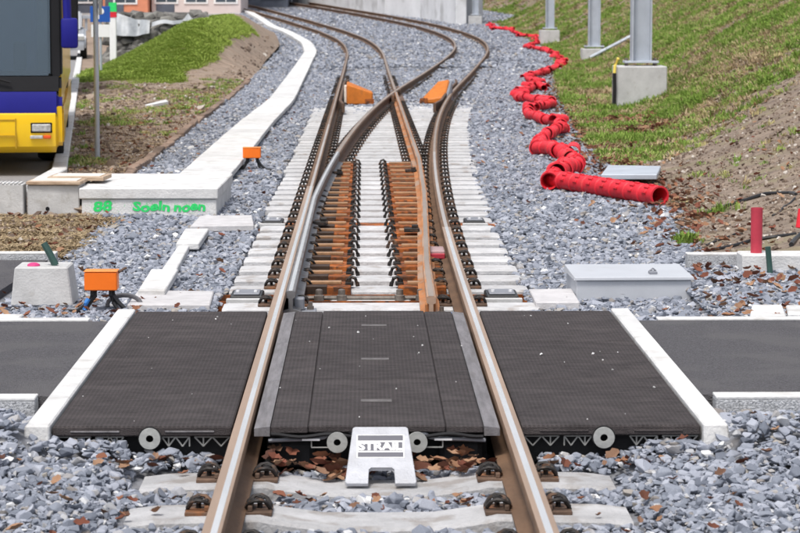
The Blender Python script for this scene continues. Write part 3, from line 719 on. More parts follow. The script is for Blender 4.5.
for i in range(len(gy) - 1):
    y0, y1 = gy[i] + .018, gy[i + 1] - .018; a, b = gxs[i], gxs[i + 1]; w0, w1 = gw[i], gw[i + 1]
    dz = random.uniform(-.004, .004); r0, r1 = rise(y0), rise(y1)
    bm = B(); hull8(bm, [(a - w0, y0, -.12 + r0), (a + w0, y0, -.12 + r0), (b + w1, y1, -.12 + r1), (b - w1, y1, -.12 + r1)], [(a - w0, y0, -.06 + dz + r0), (a + w0, y0, -.06 + dz + r0), (b + w1, y1, -.06 + dz + r1), (b - w1, y1, -.06 + dz + r1)], .006)
    bmesh.ops.translate(bm, vec=-o, verts=bm.verts); obj('trough_lid', bm, WHITECONC, tl)
bm = B(); pr = []
for i in range(len(gy)):
    pr.append((gxs[i], gy[i], -.21 + rise(gy[i])))
sweep(bm, [Vector(p) - o for p in pr], [(-.2, -.1), (.2, -.1), (.2, .085), (-.2, .085)]); obj('trough_body', bm, CONC, tl)

t = thing('cable_chamber', 'concrete cable chamber with thick lid and green spray writing on its front', 'cable chamber', (-1.90, 21.0, -.25), R(-1.0))
bm = B(); box(bm, -.58, .58, 0, 1.75, 0, .215, .006); obj('chamber_body', bm, WHITECONC, t)
bm = B(); box(bm, -.60, .595, -.02, 1.77, .218, .312, .008); obj('chamber_lid', bm, WHITECONC, t)
def spray(txt, x, z, size, wdt):
    bm = text_bm(txt, size, .0008, .004, 1.0); xs = [v.co.x for v in bm.verts]; c = (max(xs) + min(xs)) / 2; s = wdt / (max(xs) - min(xs))
    for v in bm.verts: v.co = Vector((x + (v.co.x - c) * s + .12 * v.co.y, -.0035 - (v.co.z > 0) * .0012, z + v.co.y + .006 * math.sin(v.co.x * 31) + .010 * noise.noise(Vector((v.co.x * 14, v.co.y * 14, x * 9)))))
    obj('spray_writing', bm, GREENSPRAY, t)
spray('88', -.40, .150, .125, .16); spray('Soeln', .02, .150, .105, .32); spray('noen', .35, .150, .105, .27); 
bm = B()
for cx_s, ws in ((-.40, .09), (.02, .17), (.35, .15)):
    for _ in range(150):
        x = cx_s + random.gauss(0, ws * .55); z = .150 + random.gauss(0, .035); g = random.uniform(.0008, .0028)
        if .03 < z < .212 and abs(x) < .575: bm.faces.new([bm.verts.new((x + g * math.cos(a), -.0022, z + g * math.sin(a))) for a in (0, 1.26, 2.51, 3.77, 5.03)])
for f in list(bm.faces): pass
o_ = obj('overspray', bm, GREENSPRAY, t, kind='stuff')
bm = B()
for k in range(9): box(bm, -.49 + .03 * k, -.47 + .03 * k + random.uniform(0, .02), -.0042, -.003, .035 + random.uniform(-.02, .02), .06 + random.uniform(0, .015))
obj('spray_splash', bm, GREENSPRAY, t)
t = thing('concrete_block', 'square concrete block with a drilled hole, between wall and spray marked chamber', 'concrete block', (-2.72, 21.05, -.25))
bm = B(); box(bm, -.235, .215, 0, .9, 0, .335, .008); obj('block', bm, CONC, t)
bm = B(); lathe(bm, [(.018, 0), (.018, .004)], 12, T(-.06, .0005, .13, rx=R(90))); obj('hole', bm, BLACKT, t)
t = thing('wooden_board', 'nearer weathered wooden board lying on the square concrete block', 'board', (-2.71, 21.02, .088), R(-2), group='boards on the concrete block')
bm = B(); box(bm, -.25, .22, 0, .40, 0, .028, .004); obj('plank', bm, WOODB, t); bm = B(); box(bm, -.22, .18, .05, .36, .0285, .034); obj('pale_face', bm, PAPER, t)
t = thing('wooden_board', 'farther pale wooden board lying on the square concrete block', 'board', (-2.62, 21.5, .088), R(-4), group='boards on the concrete block')
bm = B(); box(bm, -.22, .28, 0, .42, 0, .035, .004); obj('plank', bm, WOODB, t); bm = B(); box(bm, -.18, .24, .05, .38, .0355, .041); obj('pale_face', bm, PAPER, t)
t = thing('concrete_wall', 'low concrete wall with serrated pale top edge in front of the bus', 'wall', (-4.5, 21.0, -.25))
bm = B(); box(bm, -2.2, 1.52, 0, .22, 0, .345, .006); obj('wall_body', bm, CONC, t)
bm = B()
for k in range(86): box(bm, -1.5 + .035 * k, -1.5 + .035 * k + .022, -.003, .20, .346, .358, .002)
obj('serrated_top', bm, WHITECONC, t)

def lid(pts, z, label, h=.05, m=LIDC):
    q = [P(a, b, z) for a, b in pts]; c = sum(q, Vector()) / 4
    t = thing('cover_slab', label, 'concrete lid', (c.x, c.y, z - h), group='concrete cable lids lying in the ballast')
    bm = B(); hull8(bm, [(p.x - c.x, p.y - c.y, 0) for p in q], [(p.x - c.x, p.y - c.y, h) for p in q], .006); obj('slab', bm, m, t); return t
lid([(190, 226), (254, 225), (252, 215), (200, 215.5)], -.12, 'flat grey lid set across the ballast at the foot of the spray marked chamber')
lid([(176, 243), (199, 243), (209, 228.5), (185, 228.5)], -.10, 'square white lid near the sleepers, below the chamber', m=WHITECONC)
lid([(161, 270), (176, 270), (190, 244), (179, 244)], -.12, 'narrow pale sloping lid between the two square white lids', m=WHITECONC)
lid([(138, 290), (165, 290), (178, 269), (151, 269)], -.10, 'square white lid nearest the crossing on the left', m=WHITECONC)
lid([(127, 304.5), (210, 304.5), (214, 291), (138, 290)], -.13, 'wide grey lid behind the left rubber panels')
lid([(536, 302), (580, 302), (572, 288.5), (529, 289)], -.13, 'pale lid beside the grey cabinet on the right')
lid([(750, 315), (786, 315), (782, 304.5), (752, 304.5)], -.06, 'small white slab by the far kerb of the right path', m=WHITECONC)
lid([(788, 314), (815, 314), (812, 305), (786, 305)], -.06, 'white slab at the right picture edge by the far kerb', m=WHITECONC)
lid([(-12, 321), (14, 321), (24, 314), (-4, 314)], -.07, 'white slab at the left picture edge in front of the pedestal', m=WHITECONC)
lid([(601, 174.5), (657, 174.5), (661, 166), (608, 165)], -.03, 'long pale slab on the bank just behind the red pipe', h=.05, m=GALV)

q = P(42, 303, -.15)
t = thing('concrete_pedestal', 'grey tapered concrete pedestal in the ballast left of the orange box', 'pedestal', (q.x, q.y, -.17))
bm = B(); hull8(bm, [(-.19, -.0, 0), (.185, -.0, 0), (.185, .36, 0), (-.19, .36, 0)], [(-.165, .02, .235), (.155, .02, .235), (.155, .32, .235), (-.165, .32, .235)], .008); obj('body', bm, CONC, t)
bm = B(); tube(bm, [(.07, .12, .235), (.035, .12, .31), (.0, .13, .37)], .022, 8); obj('pipe_stub', bm, DGREEN, t, smooth=True)
bm = B(); lathe(bm, [(.040, 0), (.036, .010), (.02, .018), (.002, .02)], 10, T(-.06, .10, .236)); obj('pink_mark', bm, PINK, t, smooth=True)
def connector(px, py, label, k):
    q = P(px, py, -.15)
    t = thing('connection_box', label, 'connection box', (q.x, q.y, -.165), group='orange boxes on cable legs')
    bm = B(); box(bm, -.097, .097, -.06, .06, .125, .235, .006); obj('box', bm, ORANGE, t)
    bm = B(); box(bm, -.1, .1, -.063, .063, .2355, .243, .003); obj('lid', bm, mat('orange_lid_%d' % k, (.86, .28, .05), .5), t)
    for s, e in ((-1, -.10), (-1, -.14), (1, .10), (1, .15)):
        bm = B(); x = s * .055 + (.015 if abs(e) > .12 else 0); pts = [(x, 0, .13), (x, -.005, .09), (x + (e - x) * .35, -.01, .05), (e, -.02, .0), (e + .12 * s, .05, -.015)]
        tube(bm, pts, .0145, 7); obj('cable_leg', bm, BLACKP, t, smooth=True)
    if k == 0:
        bm = B(); tube(bm, [(-.10, -.03, .01), (-.09, -.035, .05), (-.075, -.03, .075)], .014, 7); obj('blue_sleeve', bm, BLUEP, t)
        bm = B(); pts = [(.12 + .10 * math.cos(a), .12 + .02 * math.sin(a), .02 + .055 * math.sin(a)) for a in np.linspace(-.4, 3.4, 14)]; tube(bm, pts, .014, 7); obj('cable_loop', bm, mat('grey_cable', (.10, .10, .11), .5), t, smooth=True)
        bm = B(); tube(bm, [(.09, .03, .22), (.13, .05, .245), (.145, .05, .25)], .008, 6); obj('cable_end', bm, RUSTD, t)
    return t
connector(102, 308, 'nearer orange box on black cable legs between pedestal and crossing', 0)
connector(252, 168, 'farther orange box on black cable legs beside the white trough', 1)

# timber edging along the ballast
t = thing('timber_edging', 'row of brown timber edging between brown verge and ballast', 'edging', (-2.6, 22.4, -.25)); o = Vector(t.location)
y = 22.4
while y < 56:
    L = random.uniform(.9, 1.6); x0, x1 = verge_r(y) + random.uniform(-.03, .03), verge_r(y + L) + random.uniform(-.03, .03); h = random.uniform(.11, .16)
    bm = B(); hull8(bm, [(x0 - .05 - o.x, y - o.y, 0), (x0 + .05 - o.x, y - o.y, 0), (x1 + .05 - o.x, y + L - o.y, 0), (x1 - .05 - o.x, y + L - o.y, 0)], [(x0 - .05 - o.x, y - o.y, h), (x0 + .05 - o.x, y - o.y, h), (x1 + .05 - o.x, y + L - o.y, h), (x1 - .05 - o.x, y + L - o.y, h)], .008)
    obj('edging_board', bm, TIMBER, t); y += L + .03
# kerb of the bus lay-by
t = thing('roadside_kerb', 'pale stone kerb along the road beside the parked bus', 'kerb', (verge_l(22), 22, -.3)); o = Vector(t.location)
y = 22.0
while y < 95:
    L = 1.0; x0, x1 = verge_l(y) + .02, verge_l(y + L) + .02; r = rise(y) * .8
    bm = B(); hull8(bm, [(x0 - .09 - o.x, y - o.y, 0), (x0 + .09 - o.x, y - o.y, 0), (x1 + .09 - o.x, y + L - .02 - o.y, 0), (x1 - .09 - o.x, y + L - .02 - o.y, 0)], [(x0 - .07 - o.x, y - o.y, .19 + r), (x0 + .09 - o.x, y - o.y, .19 + r), (x1 + .09 - o.x, y + L - .02 - o.y, .19 + r), (x1 - .07 - o.x, y + L - .02 - o.y, .19 + r)], .01)
    obj('kerb_stone', bm, WHITECONC, t); y += L
# thin grey pole, white plastic piece
q = P(97.5, 157, -.16)
t = thing('sign_pole', 'thin grey metal pole standing in the brown verge', 'pole', (q.x, q.y, -.2))
bm = B(); lathe(bm, [(.03, 0), (.03, 3.2), (.032, 3.2), (.032, 3.24), (.0, 3.25)], 12); obj('pole', bm, GALV, t, smooth=True)
bm = B(); box(bm, .035, .05, -.02, .02, 1.75, 2.3); box(bm, .05, .058, -.15, .15, 1.70, 2.35); obj('sign_plate', bm, SILVER, t)
q = P(156, 104, -.12)
t = thing('plastic_strip', 'white plastic strip lying on the brown verge', 'plastic strip', (q.x, q.y, z_verge(q.x, q.y)))
bm = B(); hull8(bm, [(-.16, -.3, .01), (-.11, -.3, .01), (.17, .55, .01), (.12, .6, .01)], [(-.16, -.3, .05), (-.11, -.3, .04), (.17, .55, .07), (.12, .6, .10)]); obj('strip', bm, PLASTW, t)
q = P(253.5, 28.5, -.1)
t = thing('trough_box', 'short pale grey concrete box beside the far white trough', 'concrete box', (q.x, q.y, rise(q.y) - .2))
bm = B(); box(bm, -.40, .40, 0, .5, 0, .27, .01); obj('box_body', bm, CONC, t); bm = B(); box(bm, -.42, .42, -.02, .52, .272, .32, .01); obj('box_lid', bm, LIDC, t)

# ------------------------------------------------------------------ right side: cabinet, red pipe, ducts, masts
t = thing('cable_cabinet', 'low grey metal cabinet in the ballast right of the rubber panels', 'cabinet', (1.61, 14.92, -.19), R(1.6))
bm = B(); box(bm, -.355, .355, 0, .56, 0, .145, .004); obj('housing', bm, CAB, t)
bm = B(); hull8(bm, [(-.372, -.018, .146), (.372, -.018, .146), (.372, .58, .146), (-.372, .58, .146)], [(-.368, -.016, .166), (.368, -.016, .166), (.366, .57, .185), (-.366, .57, .185)], .003); obj('lid', bm, CAB, t)
bm = B(); box(bm, .11, .16, .10, .16, .170, .188, .003); tube(bm, [(.115, .13, .188), (.135, .13, .205), (.155, .13, .188)], .006, 6); obj('lock', bm, GREYST, t)
t = thing('pipe_footing', 'white concrete footing at the right edge with red pipe standing in it', 'footing', (2.66, 16.0, -.19))
bm = B(); box(bm, -.215, .30, 0, .26, 0, .19, .01); obj('footing', bm, WHITECONC, t)
t = thing('upright_pipe', 'dull red pipe standing upright in the white footing', 'pipe', (2.555, 16.12, 0.0))
bm = B(); lathe(bm, [(.034, 0), (.038, 0), (.040, .30), (.035, .30), (.034, 0)], 16); obj('tube', bm, REDD, t, smooth=True)
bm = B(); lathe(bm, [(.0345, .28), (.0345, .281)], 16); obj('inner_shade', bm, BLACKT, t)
t = thing('cable_stub', 'dark green cable stub leaning in front of the red upright pipe', 'cable', (2.60, 15.93, -.18))
bm = B(); tube(bm, [(.02, -.02, 0), (.015, 0, .10), (.0, .0, .24)], .019, 8); obj('stub', bm, DGREEN, t, smooth=True)
t = thing('red_pipe_end', 'red pipe end at the right picture edge', 'pipe', (3.02, 17.0, -.1)); bm = B(); tube(bm, [(0, 0, .18), (.02, .02, .31)], .05, 12); obj('tube', bm, REDP, t, smooth=True)
def hose(px, label, r=.011):
    pts = []
    for a, b in px:
        z = 0.0
        for _ in range(8):
            q = P(a, b, z); z = z_bank(q.x, q.y) + r * .7
        pts.append(q)
    o = pts[0]; t = thing('black_cable', label, 'cable', tuple(o), group='black cables on the soil slope')
    fine = []
    for i in range(len(pts) - 1):
        for u in np.linspace(0, 1, 7)[:-1]:
            p = pts[i].lerp(pts[i + 1], u); p.z = z_bank(p.x, p.y) + r * .8; fine.append(p - o)
    bm = B(); tube(bm, fine, r, 7); obj('cable', bm, BLACKP, t, smooth=True); return t
hose([(703, 215), (735, 203), (765, 194), (790, 190), (797, 195)], 'upper black cable curving over the soil slope', .016)
hose([(797, 197), (785, 206), (770, 218)], 'thin black cable descending behind the red pipe', .009)
hose([(712, 250), (750, 241), (775, 237), (800, 233)], 'lower black cable along the foot of the soil slope behind the red pipe', .013)
hose([(704, 246), (722, 239), (740, 232)], 'short thin black cable left of the red upright pipe', .009)
hose([(806, 232), (797, 238), (790, 247)], 'thick black cable at the right picture edge', .018)

def duct_seg_bm(p, q, r, n_ring):
    bm = B(); L = (q - p).length; d = (q - p).normalized()
    pts, sc = [], []
    k = max(2, n_ring)
    prof = []
    prof.append((r * .88, 0))
    for i in range(k):
        a, b = L * i / k, L * (i + 1) / k
        prof += [(r * 1.05, a + .001), (r * 1.05, a + L / k * .06), (r * .94, a + L / k * .08), (r * .94, a + L / k * .49), (r * .97, a + L / k * .50), (r * .97, a + L / k * .55), (r * .94, a + L / k * .56), (r * .94, b - L / k * .03)]
    prof += [(r * .94, L), (r * .87, L), (r * .87, 0.0), (r * .88, 0)]
    rot = d.to_track_quat('Z', 'Y').to_matrix().to_4x4()
    lathe(bm, prof, 18, Matrix.Translation(p) @ rot)
    for i in range(k):                              # raised cleats along the flanks
        for a in (20, 55, 90, 125, 160):
            if k < 3 and a not in (90, 145): continue
            m = Matrix.Translation(p) @ rot @ Matrix.Rotation(R(a + 15 * math.sin(L * 7)), 4, 'Z') @ Matrix.Translation((r * .95, 0, L * (i + .55) / k))
            box(bm, -.008, .013, -.012, .012, -.036, .036, .003, m)
    return bm
td = thing('cable_duct', 'long red plastic cable duct zigzagging along the foot of the bank', 'cable duct', tuple(P(660, 205, -.15))); o = Vector(td.location)
legs = [((660, 196), (551, 179), .088, 3), ((549, 181), (577, 163), .085, 2), ((567, 154), (537, 148), .085, 2), ((543, 139), (564, 129), .076, 2), ((553, 121), (530, 115), .076, 2), ((530, 110), (553, 104), .072, 2), ((534, 100), (517, 97), .075, 2), ((519, 94), (537, 86), .072, 1), ((544, 88), (528, 79), .066, 2), ((528, 77), (547, 72), .066, 2), ((543, 73), (565, 64), .066, 2), ((564, 64), (557, 57), .066, 1), ((558, 58), (549, 50), .066, 2), ((550, 52), (525, 46.5), .066, 2), ((526, 46), (540, 42.5), .066, 1), ((537, 43), (534, 34), .066, 1), ((536, 36.5), (517, 35.5), .066, 1), ((521, 35.5), (507, 29), .066, 1), ((510, 29.5), (491, 28.2), .066, 1), ((493, 29), (484, 16.5), .066, 1)]
def gp(c, r):
    z = -.1
    for _ in range(6):
        q = P(c[0], c[1], z); zr = rise(q.y); z = max(z_bank(q.x, q.y), -.17 + zr) + r - zr
    return P(c[0], c[1], z)
random.seed(5)
full = []
for i, (a, b, r, n) in enumerate(legs):
    p, q = gp(a, r), gp(b, r)
    if (q - p).length > 6: q = p + (q - p).normalized() * 6
    full.append((p, q, r, n, i))
    if i + 1 < len(legs):
        p2 = gp(legs[i + 1][0], r)
        if (p2 - q).length > .12: full.append((q, p2, r * 1.05, 1, i))
for p, q, r, n, i in full:
    L = (q - p).length
    if L < .12: continue
    parts = [(p, q)] if i == 0 else []
    if not parts:                                    # a chain of short shells, each a little out of line
        k = max(1, round(L / .45)); prev = p
        for m_ in range(k):
            e = p.lerp(q, (m_ + 1) / k) + Vector((random.uniform(-.05, .05), random.uniform(-.08, .08), random.uniform(0, .04))) * (m_ + 1 < k)
            parts.append((prev, e)); prev = e - (e - prev) * .06 + Vector((random.uniform(-.03, .03), random.uniform(-.04, .04), random.uniform(-.01, .03)))
    for a, b in parts:
        bm = duct_seg_bm(a - o, b - o, r * random.uniform(.9, 1.1) if i else r, max(1, round((b - a).length / .3))); obj('duct_segment', bm, REDP, td, smooth=True)
        if i > 1 and random.random() < .3:             # a half shell that has come loose and lies against the chain
            c = a.lerp(b, .5) + Vector((random.uniform(-.12, .12), random.uniform(-.12, .12), .02)); d = Matrix.Rotation(random.uniform(-.9, .9), 3, 'Z') @ (b - a).normalized()
            bm = B(); pr = [(r * math.cos(t_), r * math.sin(t_)) for t_ in np.linspace(-.2, 3.3, 9)]; pr += [(.9 * x_, .9 * y_) for x_, y_ in pr[::-1]]
            sweep(bm, [c - o - d * .17, c - o - d * .02, c - o + d * .17], pr); obj('loose_shell', bm, REDP, td, smooth=True)

def mast(px, py, wpx, d, label, fl, hgt=7.0, base_w=None):
    s = F / d; x = (px - 364) / s - .05; z0 = -.25 + rise(d)
    bw = base_w
    ztop = 1.67 - py / s
    t = thing('mast_foundation', fl, 'foundation', (x, d, z0 - .3), group='concrete foundations of the masts')
    bm = B(); box(bm, -bw / 2, bw / 2, 0, bw, 0, ztop - z0 + .3, .015); obj('foundation', bm, CONC, t)
    w = wpx / s; m = thing('catenary_mast', label, 'mast', (x + .02, d + bw / 2, ztop), group='grey steel masts along the bank')
    bm = B(); box(bm, -w * .85, w * .85, -w * .6, w * .6, .05, .085, .004); obj('base_plate', bm, GALV, m)
    for sx in (-1, 1):
        for sy in (-1, 1):
            bm = B(); lathe(bm, [(.018, -.01), (.018, .05), (.032, .05), (.032, .075), (.018, .085), (.018, .13)], 8, T(sx * w * .72, sy * w * .45, 0)); obj('anchor_bolt', bm, BOLTM, m)
    bm = B(); f = w * .07
    box(bm, -w / 2, -w / 2 + f, -w / 2, w / 2, .0855, hgt); box(bm, w / 2 - f, w / 2, -w / 2, w / 2, .0855, hgt); box(bm, -w / 2 + f, w / 2 - f, -f * .6, f * .6, .0855, hgt - .002)
    obj('column', bm, GALV, m)
    return x, d, z0, ztop, bw
m1 = mast(642, 66, 20, 41.0, 'nearest and widest grey steel mast on the grassy bank', 'large pale concrete block under the nearest mast', base_w=.84)
m2 = mast(594, 48.5, 11.5, 71.0, 'second grey steel mast, between the nearest and the third', 'half buried concrete block under the second mast', base_w=.70)
m3 = mast(549.5, 30, 8.4, 88.0, 'third grey steel mast standing at the bend of the red duct', 'square concrete block under the third mast, touching the red duct', base_w=.70)
m4 = mast(475, 16, 6.0, 112.0, 'farthest grey steel mast before the corner of the pale retaining wall', 'farthest concrete block, at the corner of the retaining wall', base_w=.60)
x, d, z0, zt, bw = m1
t = thing('conduit', 'black conduit with yellow wrapped end on the left side of the large mast block', 'conduit', (x - bw / 2 - .04, d - .03, z0))
bm = B(); tube(bm, [(-.06, -.05, -.05), (-.01, 0, .12), (-.005, 0, .40), (-.01, 0, .70)], .033, 8); obj('hose', bm, BLACKP, t, smooth=True)
bm = B(); tube(bm, [(-.01, 0, .70), (0, .02, .82), (.05, .03, .93), (.06, .04, .95)], .028, 8); obj('yellow_wrap', bm, YTAPE, t, smooth=True)
a, b = P(590, 57, 0), P(626, 36, .4)
t = thing('steel_tube', 'pale steel tube lying up the bank by the second mast', 'tube', (a.x, a.y, z_bank(a.x, a.y) + .12))
bm = B(); bx = a.x + 1.5; tube(bm, [(0, 0, 0), (1.5, .4, z_bank(bx, a.y + .4) + .12 - t.location.z)], .05, 8); obj('tube', bm, GALV, t, smooth=True)

# retaining wall in the distance
t = thing('retaining_wall', 'long pale concrete retaining wall behind the curving right track', 'retaining wall', tuple(P(455, 22, -.1))); o = Vector(t.location)
wp = [P(456, 23, -.1), P(420, 17, -.1), P(385, 13.5, -.1), P(345, 8, -.1), P(300, 3, -.1)]
d = (wp[-1] - wp[-2]).normalized(); wp.append(wp[-1] + d * 25)
for i in range(len(wp) - 1):
    a, b = wp[i] - o, wp[i + 1] - o; n = Vector((-(b - a).y, (b - a).x, 0)).normalized() * -.5
    if n.y < 0: n = -n
    bm = B(); hull8(bm, [(a.x, a.y, a.z - .5), (b.x, b.y, b.z - .5), (b.x + n.x, b.y + n.y, b.z - .5), (a.x + n.x, a.y + n.y, a.z - .5)], [(a.x, a.y, 4), (b.x, b.y, 4), (b.x + n.x, b.y + n.y, 4), (a.x + n.x, a.y + n.y, 4)], .03); obj('wall_panel', bm, RETW, t)
bm = B(); box(bm, .02, 1.3, .2, .8, -.5, 4.0, .03); obj('end_return', bm, GREYW, t)

# ------------------------------------------------------------------ bus
KA = math.atan(.111)
def vehicle(name, label, cat, x, y, z=-.2, rz=KA): return thing(name, label, cat, (x, y, z + rise(y) * .8), rz)
bus = vehicle('parked_bus', 'yellow bus with blue band and dark windscreen parked at the left edge', 'bus', -4.50, 26.0)
def bx(name, m, *a, parent=None, bev=.0, seg=2, smooth=False):
    bm = B(); box(bm, *a, bev, None, seg); return obj(name, bm, m, parent, smooth=smooth)
HWB = 1.24
bm = B(); extrude_x(bm, [(.05, .25), (-.06, .32), (-.10, .50), (-.09, .66), (.01, .70), (.01, .72), (12.0, .72), (12.0, .30)], -HWB, HWB, .07, 3); obj('lower_body', bm, YEL, bus, smooth=True)
bm = B(); extrude_x(bm, [(-.055, .665), (-.05, .80), (-.02, .90), (.2, .90), (.2, .665)], -HWB - .002, HWB + .002, .06, 3); obj('front_band', bm, BLUE, bus, smooth=True)
bm = B(); extrude_x(bm, [(2.9, .722), (2.9, 3.30), (12.0, 3.30), (12.0, .722)], -HWB + .005, HWB - .005, .05, 2); obj('upper_body', bm, YEL, bus, smooth=True)
bm = B(); extrude_x(bm, [(.43, 2.96), (.75, 3.30), (2.899, 3.30), (2.899, 2.90), (.6, 2.90)], -HWB + .005, HWB - .005, .05, 2); obj('front_roof', bm, YEL, bus, smooth=True)
for s in (-1, 1):
    bm = B(); extrude_x(bm, [(.25, .722), (.25, 1.40), (2.899, 1.40), (2.899, .722)], min(s * 1.20, s * 1.234), max(s * 1.20, s * 1.234)); obj('side_panel', bm, YEL, bus)
    bm = B(); extrude_x(bm, [(.92, 1.402), (.92, 2.898), (2.898, 2.898), (2.898, 1.402)], min(s * 1.205, s * 1.228), max(s * 1.205, s * 1.228)); obj('cab_side_glass', bm, SCREEN, bus)
CABF = mat('cab_interior_grey', (.30, .33, .36), .8, var=.2, scale=3, bump=0)
bx('dashboard', BLACKT, -1.15, 1.15, .26, .75, .95, 1.10, parent=bus, bev=.04)
bx('cab_floor', CABF, -1.19, 1.19, .26, 2.88, .725, .80, parent=bus)
bx('cab_bulkhead', CABF, -1.19, 1.19, 2.86, 2.895, .81, 2.88, parent=bus)
for x in (-.7, .7): bx('seat', mat('seat_cloth_%d' % (x > 0), (.10, .12, .22), .9), x - .25, x + .25, 1.6, 1.85, .81, 2.0, parent=bus, bev=.06)
bx('ticket_machine', BLACKT, .72, .86, .5, .62, 1.11, 1.42, parent=bus, bev=.02)
bm = B(); tube(bm, [(.40, .9, 1.1), (.42, .9, 2.88)], .02, 8); obj('grab_pole', bm, GALV, bus)
bm = B(); ring(bm, .23, .20, .03, 24, T(-.62, .95, 1.22, rx=R(-55))); obj('steering_wheel', bm, BLACKT, bus, smooth=True)
bm = B(); extrude_x(bm, [(-.01, .905), (.03, 1.06), (.24, 1.08), (.24, .905)], -HWB + .003, HWB - .003, .03, 2); obj('cowl', bm, BLACKT, bus, smooth=True)
bm = B(); extrude_x(bm, [(.035, 1.07), (.25, 2.75), (.40, 2.95), (.43, 2.95), (.28, 2.75), (.065, 1.07)], -HWB + .12, HWB - .12, .02, 2); obj('windscreen', bm, SCREEN, bus, smooth=True)
for s in (-1, 1):
    bm = B(); extrude_x(bm, [(.06, 1.06), (.28, 2.8), (.90, 2.8), (.80, 1.06)], min(s * 1.122, s * 1.243), max(s * 1.122, s * 1.243), .02, 2); obj('pillar', bm, BLACKT, bus)
    h = bx('headlight', LAMPG, min(s * .92, s * 1.12), max(s * .92, s * 1.12), -.118, -.06, .48, .56, parent=bus, bev=.012)
    bx('lamp_frame', BLACKT, min(s * .905, s * 1.135), max(s * .905, s * 1.135), -.104, -.058, .465, .575, parent=h, bev=.01)
    h = bx('indicator', AMBER, min(s * 1.04, s * 1.12), max(s * 1.04, s * 1.12), -.118, -.06, .405, .44, parent=bus, bev=.008)
    bx('fog_lamp', LAMPG, min(s * .90, s * 1.035), max(s * .90, s * 1.035), -.117, -.06, .405, .44, parent=h, bev=.008)
    bm = B(); tube(bm, [(s * 1.15, .30, 2.9), (s * 1.29, .02, 2.7), (s * 1.31, -.02, 1.6)], .045, 8); arm = obj('mirror_arm', bm, BLUE, bus, smooth=True)
    bm = B(); box(bm, s * 1.33 - .09, s * 1.33 + .09, -.10, .06, 1.36, 1.68, .03, None, 2); obj('mirror_head', bm, BLUE, arm, smooth=True)
    for yy in (2.7, 8.6):
        bm = B(); lathe(bm, [(.22, -.13), (.46, -.15), (.49, -.10), (.49, .10), (.46, .15), (.22, .13)], 24, T(s * 1.07, yy, .49, ry=R(90))); wh = obj('wheel', bm, TYRE, bus, smooth=True)
        bm = B(); lathe(bm, [(.03, .0), (.22, .0), (.27, .04), (.27, .06), (.03, .05)], 16, T(s * 1.10, yy, .49, ry=R(90 * s))); obj('rim', bm, SILVER, wh, smooth=True)
    for k in range(7):
        bx('side_window', GLASS, min(s * 1.228, s * 1.246), max(s * 1.228, s * 1.246), 3.0 + 1.28 * k, 4.22 + 1.28 * k, 1.45, 2.75, parent=bus, bev=.006)
for x in (-.55, .35):
    bm = B(); tube(bm, [(x + .35, -.03, 1.0), (x - .1, -.02, 1.12), (x - .35, -.01, 1.16)], .012, 6); tube(bm, [(x - .45, .0, 1.13), (x - .2, -.01, 1.22), (x + .1, -.0, 1.16)], .009, 5); obj('wiper', bm, BLACKT, bus)
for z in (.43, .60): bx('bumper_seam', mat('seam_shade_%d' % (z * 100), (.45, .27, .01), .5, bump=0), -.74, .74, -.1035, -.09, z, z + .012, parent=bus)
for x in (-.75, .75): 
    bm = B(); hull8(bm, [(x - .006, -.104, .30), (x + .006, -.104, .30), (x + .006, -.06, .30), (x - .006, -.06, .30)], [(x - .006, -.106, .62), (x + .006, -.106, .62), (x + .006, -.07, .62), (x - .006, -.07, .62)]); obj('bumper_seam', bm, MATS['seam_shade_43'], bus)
bx('number_plate', SIGNW, -.26, .26, -.118, -.10, .34, .45, parent=bus, bev=.004)
bx('roof_unit', WHITEP, -.8, .8, 3.0, 5.4, 3.305, 3.5, parent=bus, bev=.05)
bx('side_skirt', YEL, HWB + .001, HWB + .012, .4, 2.0, .34, .70, parent=bus, bev=.004)

# lorry behind the bus
lo = vehicle('parked_lorry', 'white lorry with large dark mirror standing behind the bus', 'lorry', -6.95, 47)
bx('cab', WHITEP, -1.15, 1.15, 0, 2.0, .45, 2.9, parent=lo, bev=.12, smooth=True)
bx('cab_window', GLASS, -1.02, 1.02, -.02, .06, 1.5, 2.5, parent=lo, bev=.01)
bx('bumper', DARKCAR, -1.17, 1.17, -.10, .25, .28, .62, parent=lo, bev=.05)
bx('cargo_box', WHITEP, -1.22, 1.22, 2.2, 8.5, .95, 3.4, parent=lo, bev=.04)
bx('chassis', BLACKT, -.5, .5, .3, 8.4, .5, .9, parent=lo)
for s in (-1, 1):
    bx('headlight', AMBER if s > 0 else LAMPG, min(s * .85, s * 1.12), max(s * .85, s * 1.12), -.125, -.05, .66, .84, parent=lo, bev=.01)
    bx('mirror', BLACKT, min(s * 1.20, s * 1.44), max(s * 1.20, s * 1.44), -.15, .05, 1.2, 2.2, parent=lo, bev=.04)
    for yy in (1.1, 6.4):
        bm = B(); lathe(bm, [(.2, -.14), (.44, -.15), (.48, -.1), (.48, .1), (.44, .15), (.2, .14)], 20, T(s * 1.03, yy, .48, ry=R(90))); wh = obj('wheel', bm, TYRE, lo, smooth=True)
        bm = B(); lathe(bm, [(.03, 0), (.24, 0), (.26, .05), (.03, .04)], 14, T(s * 1.12, yy, .48, ry=R(90 * s))); obj('rim', bm, SILVER, wh)
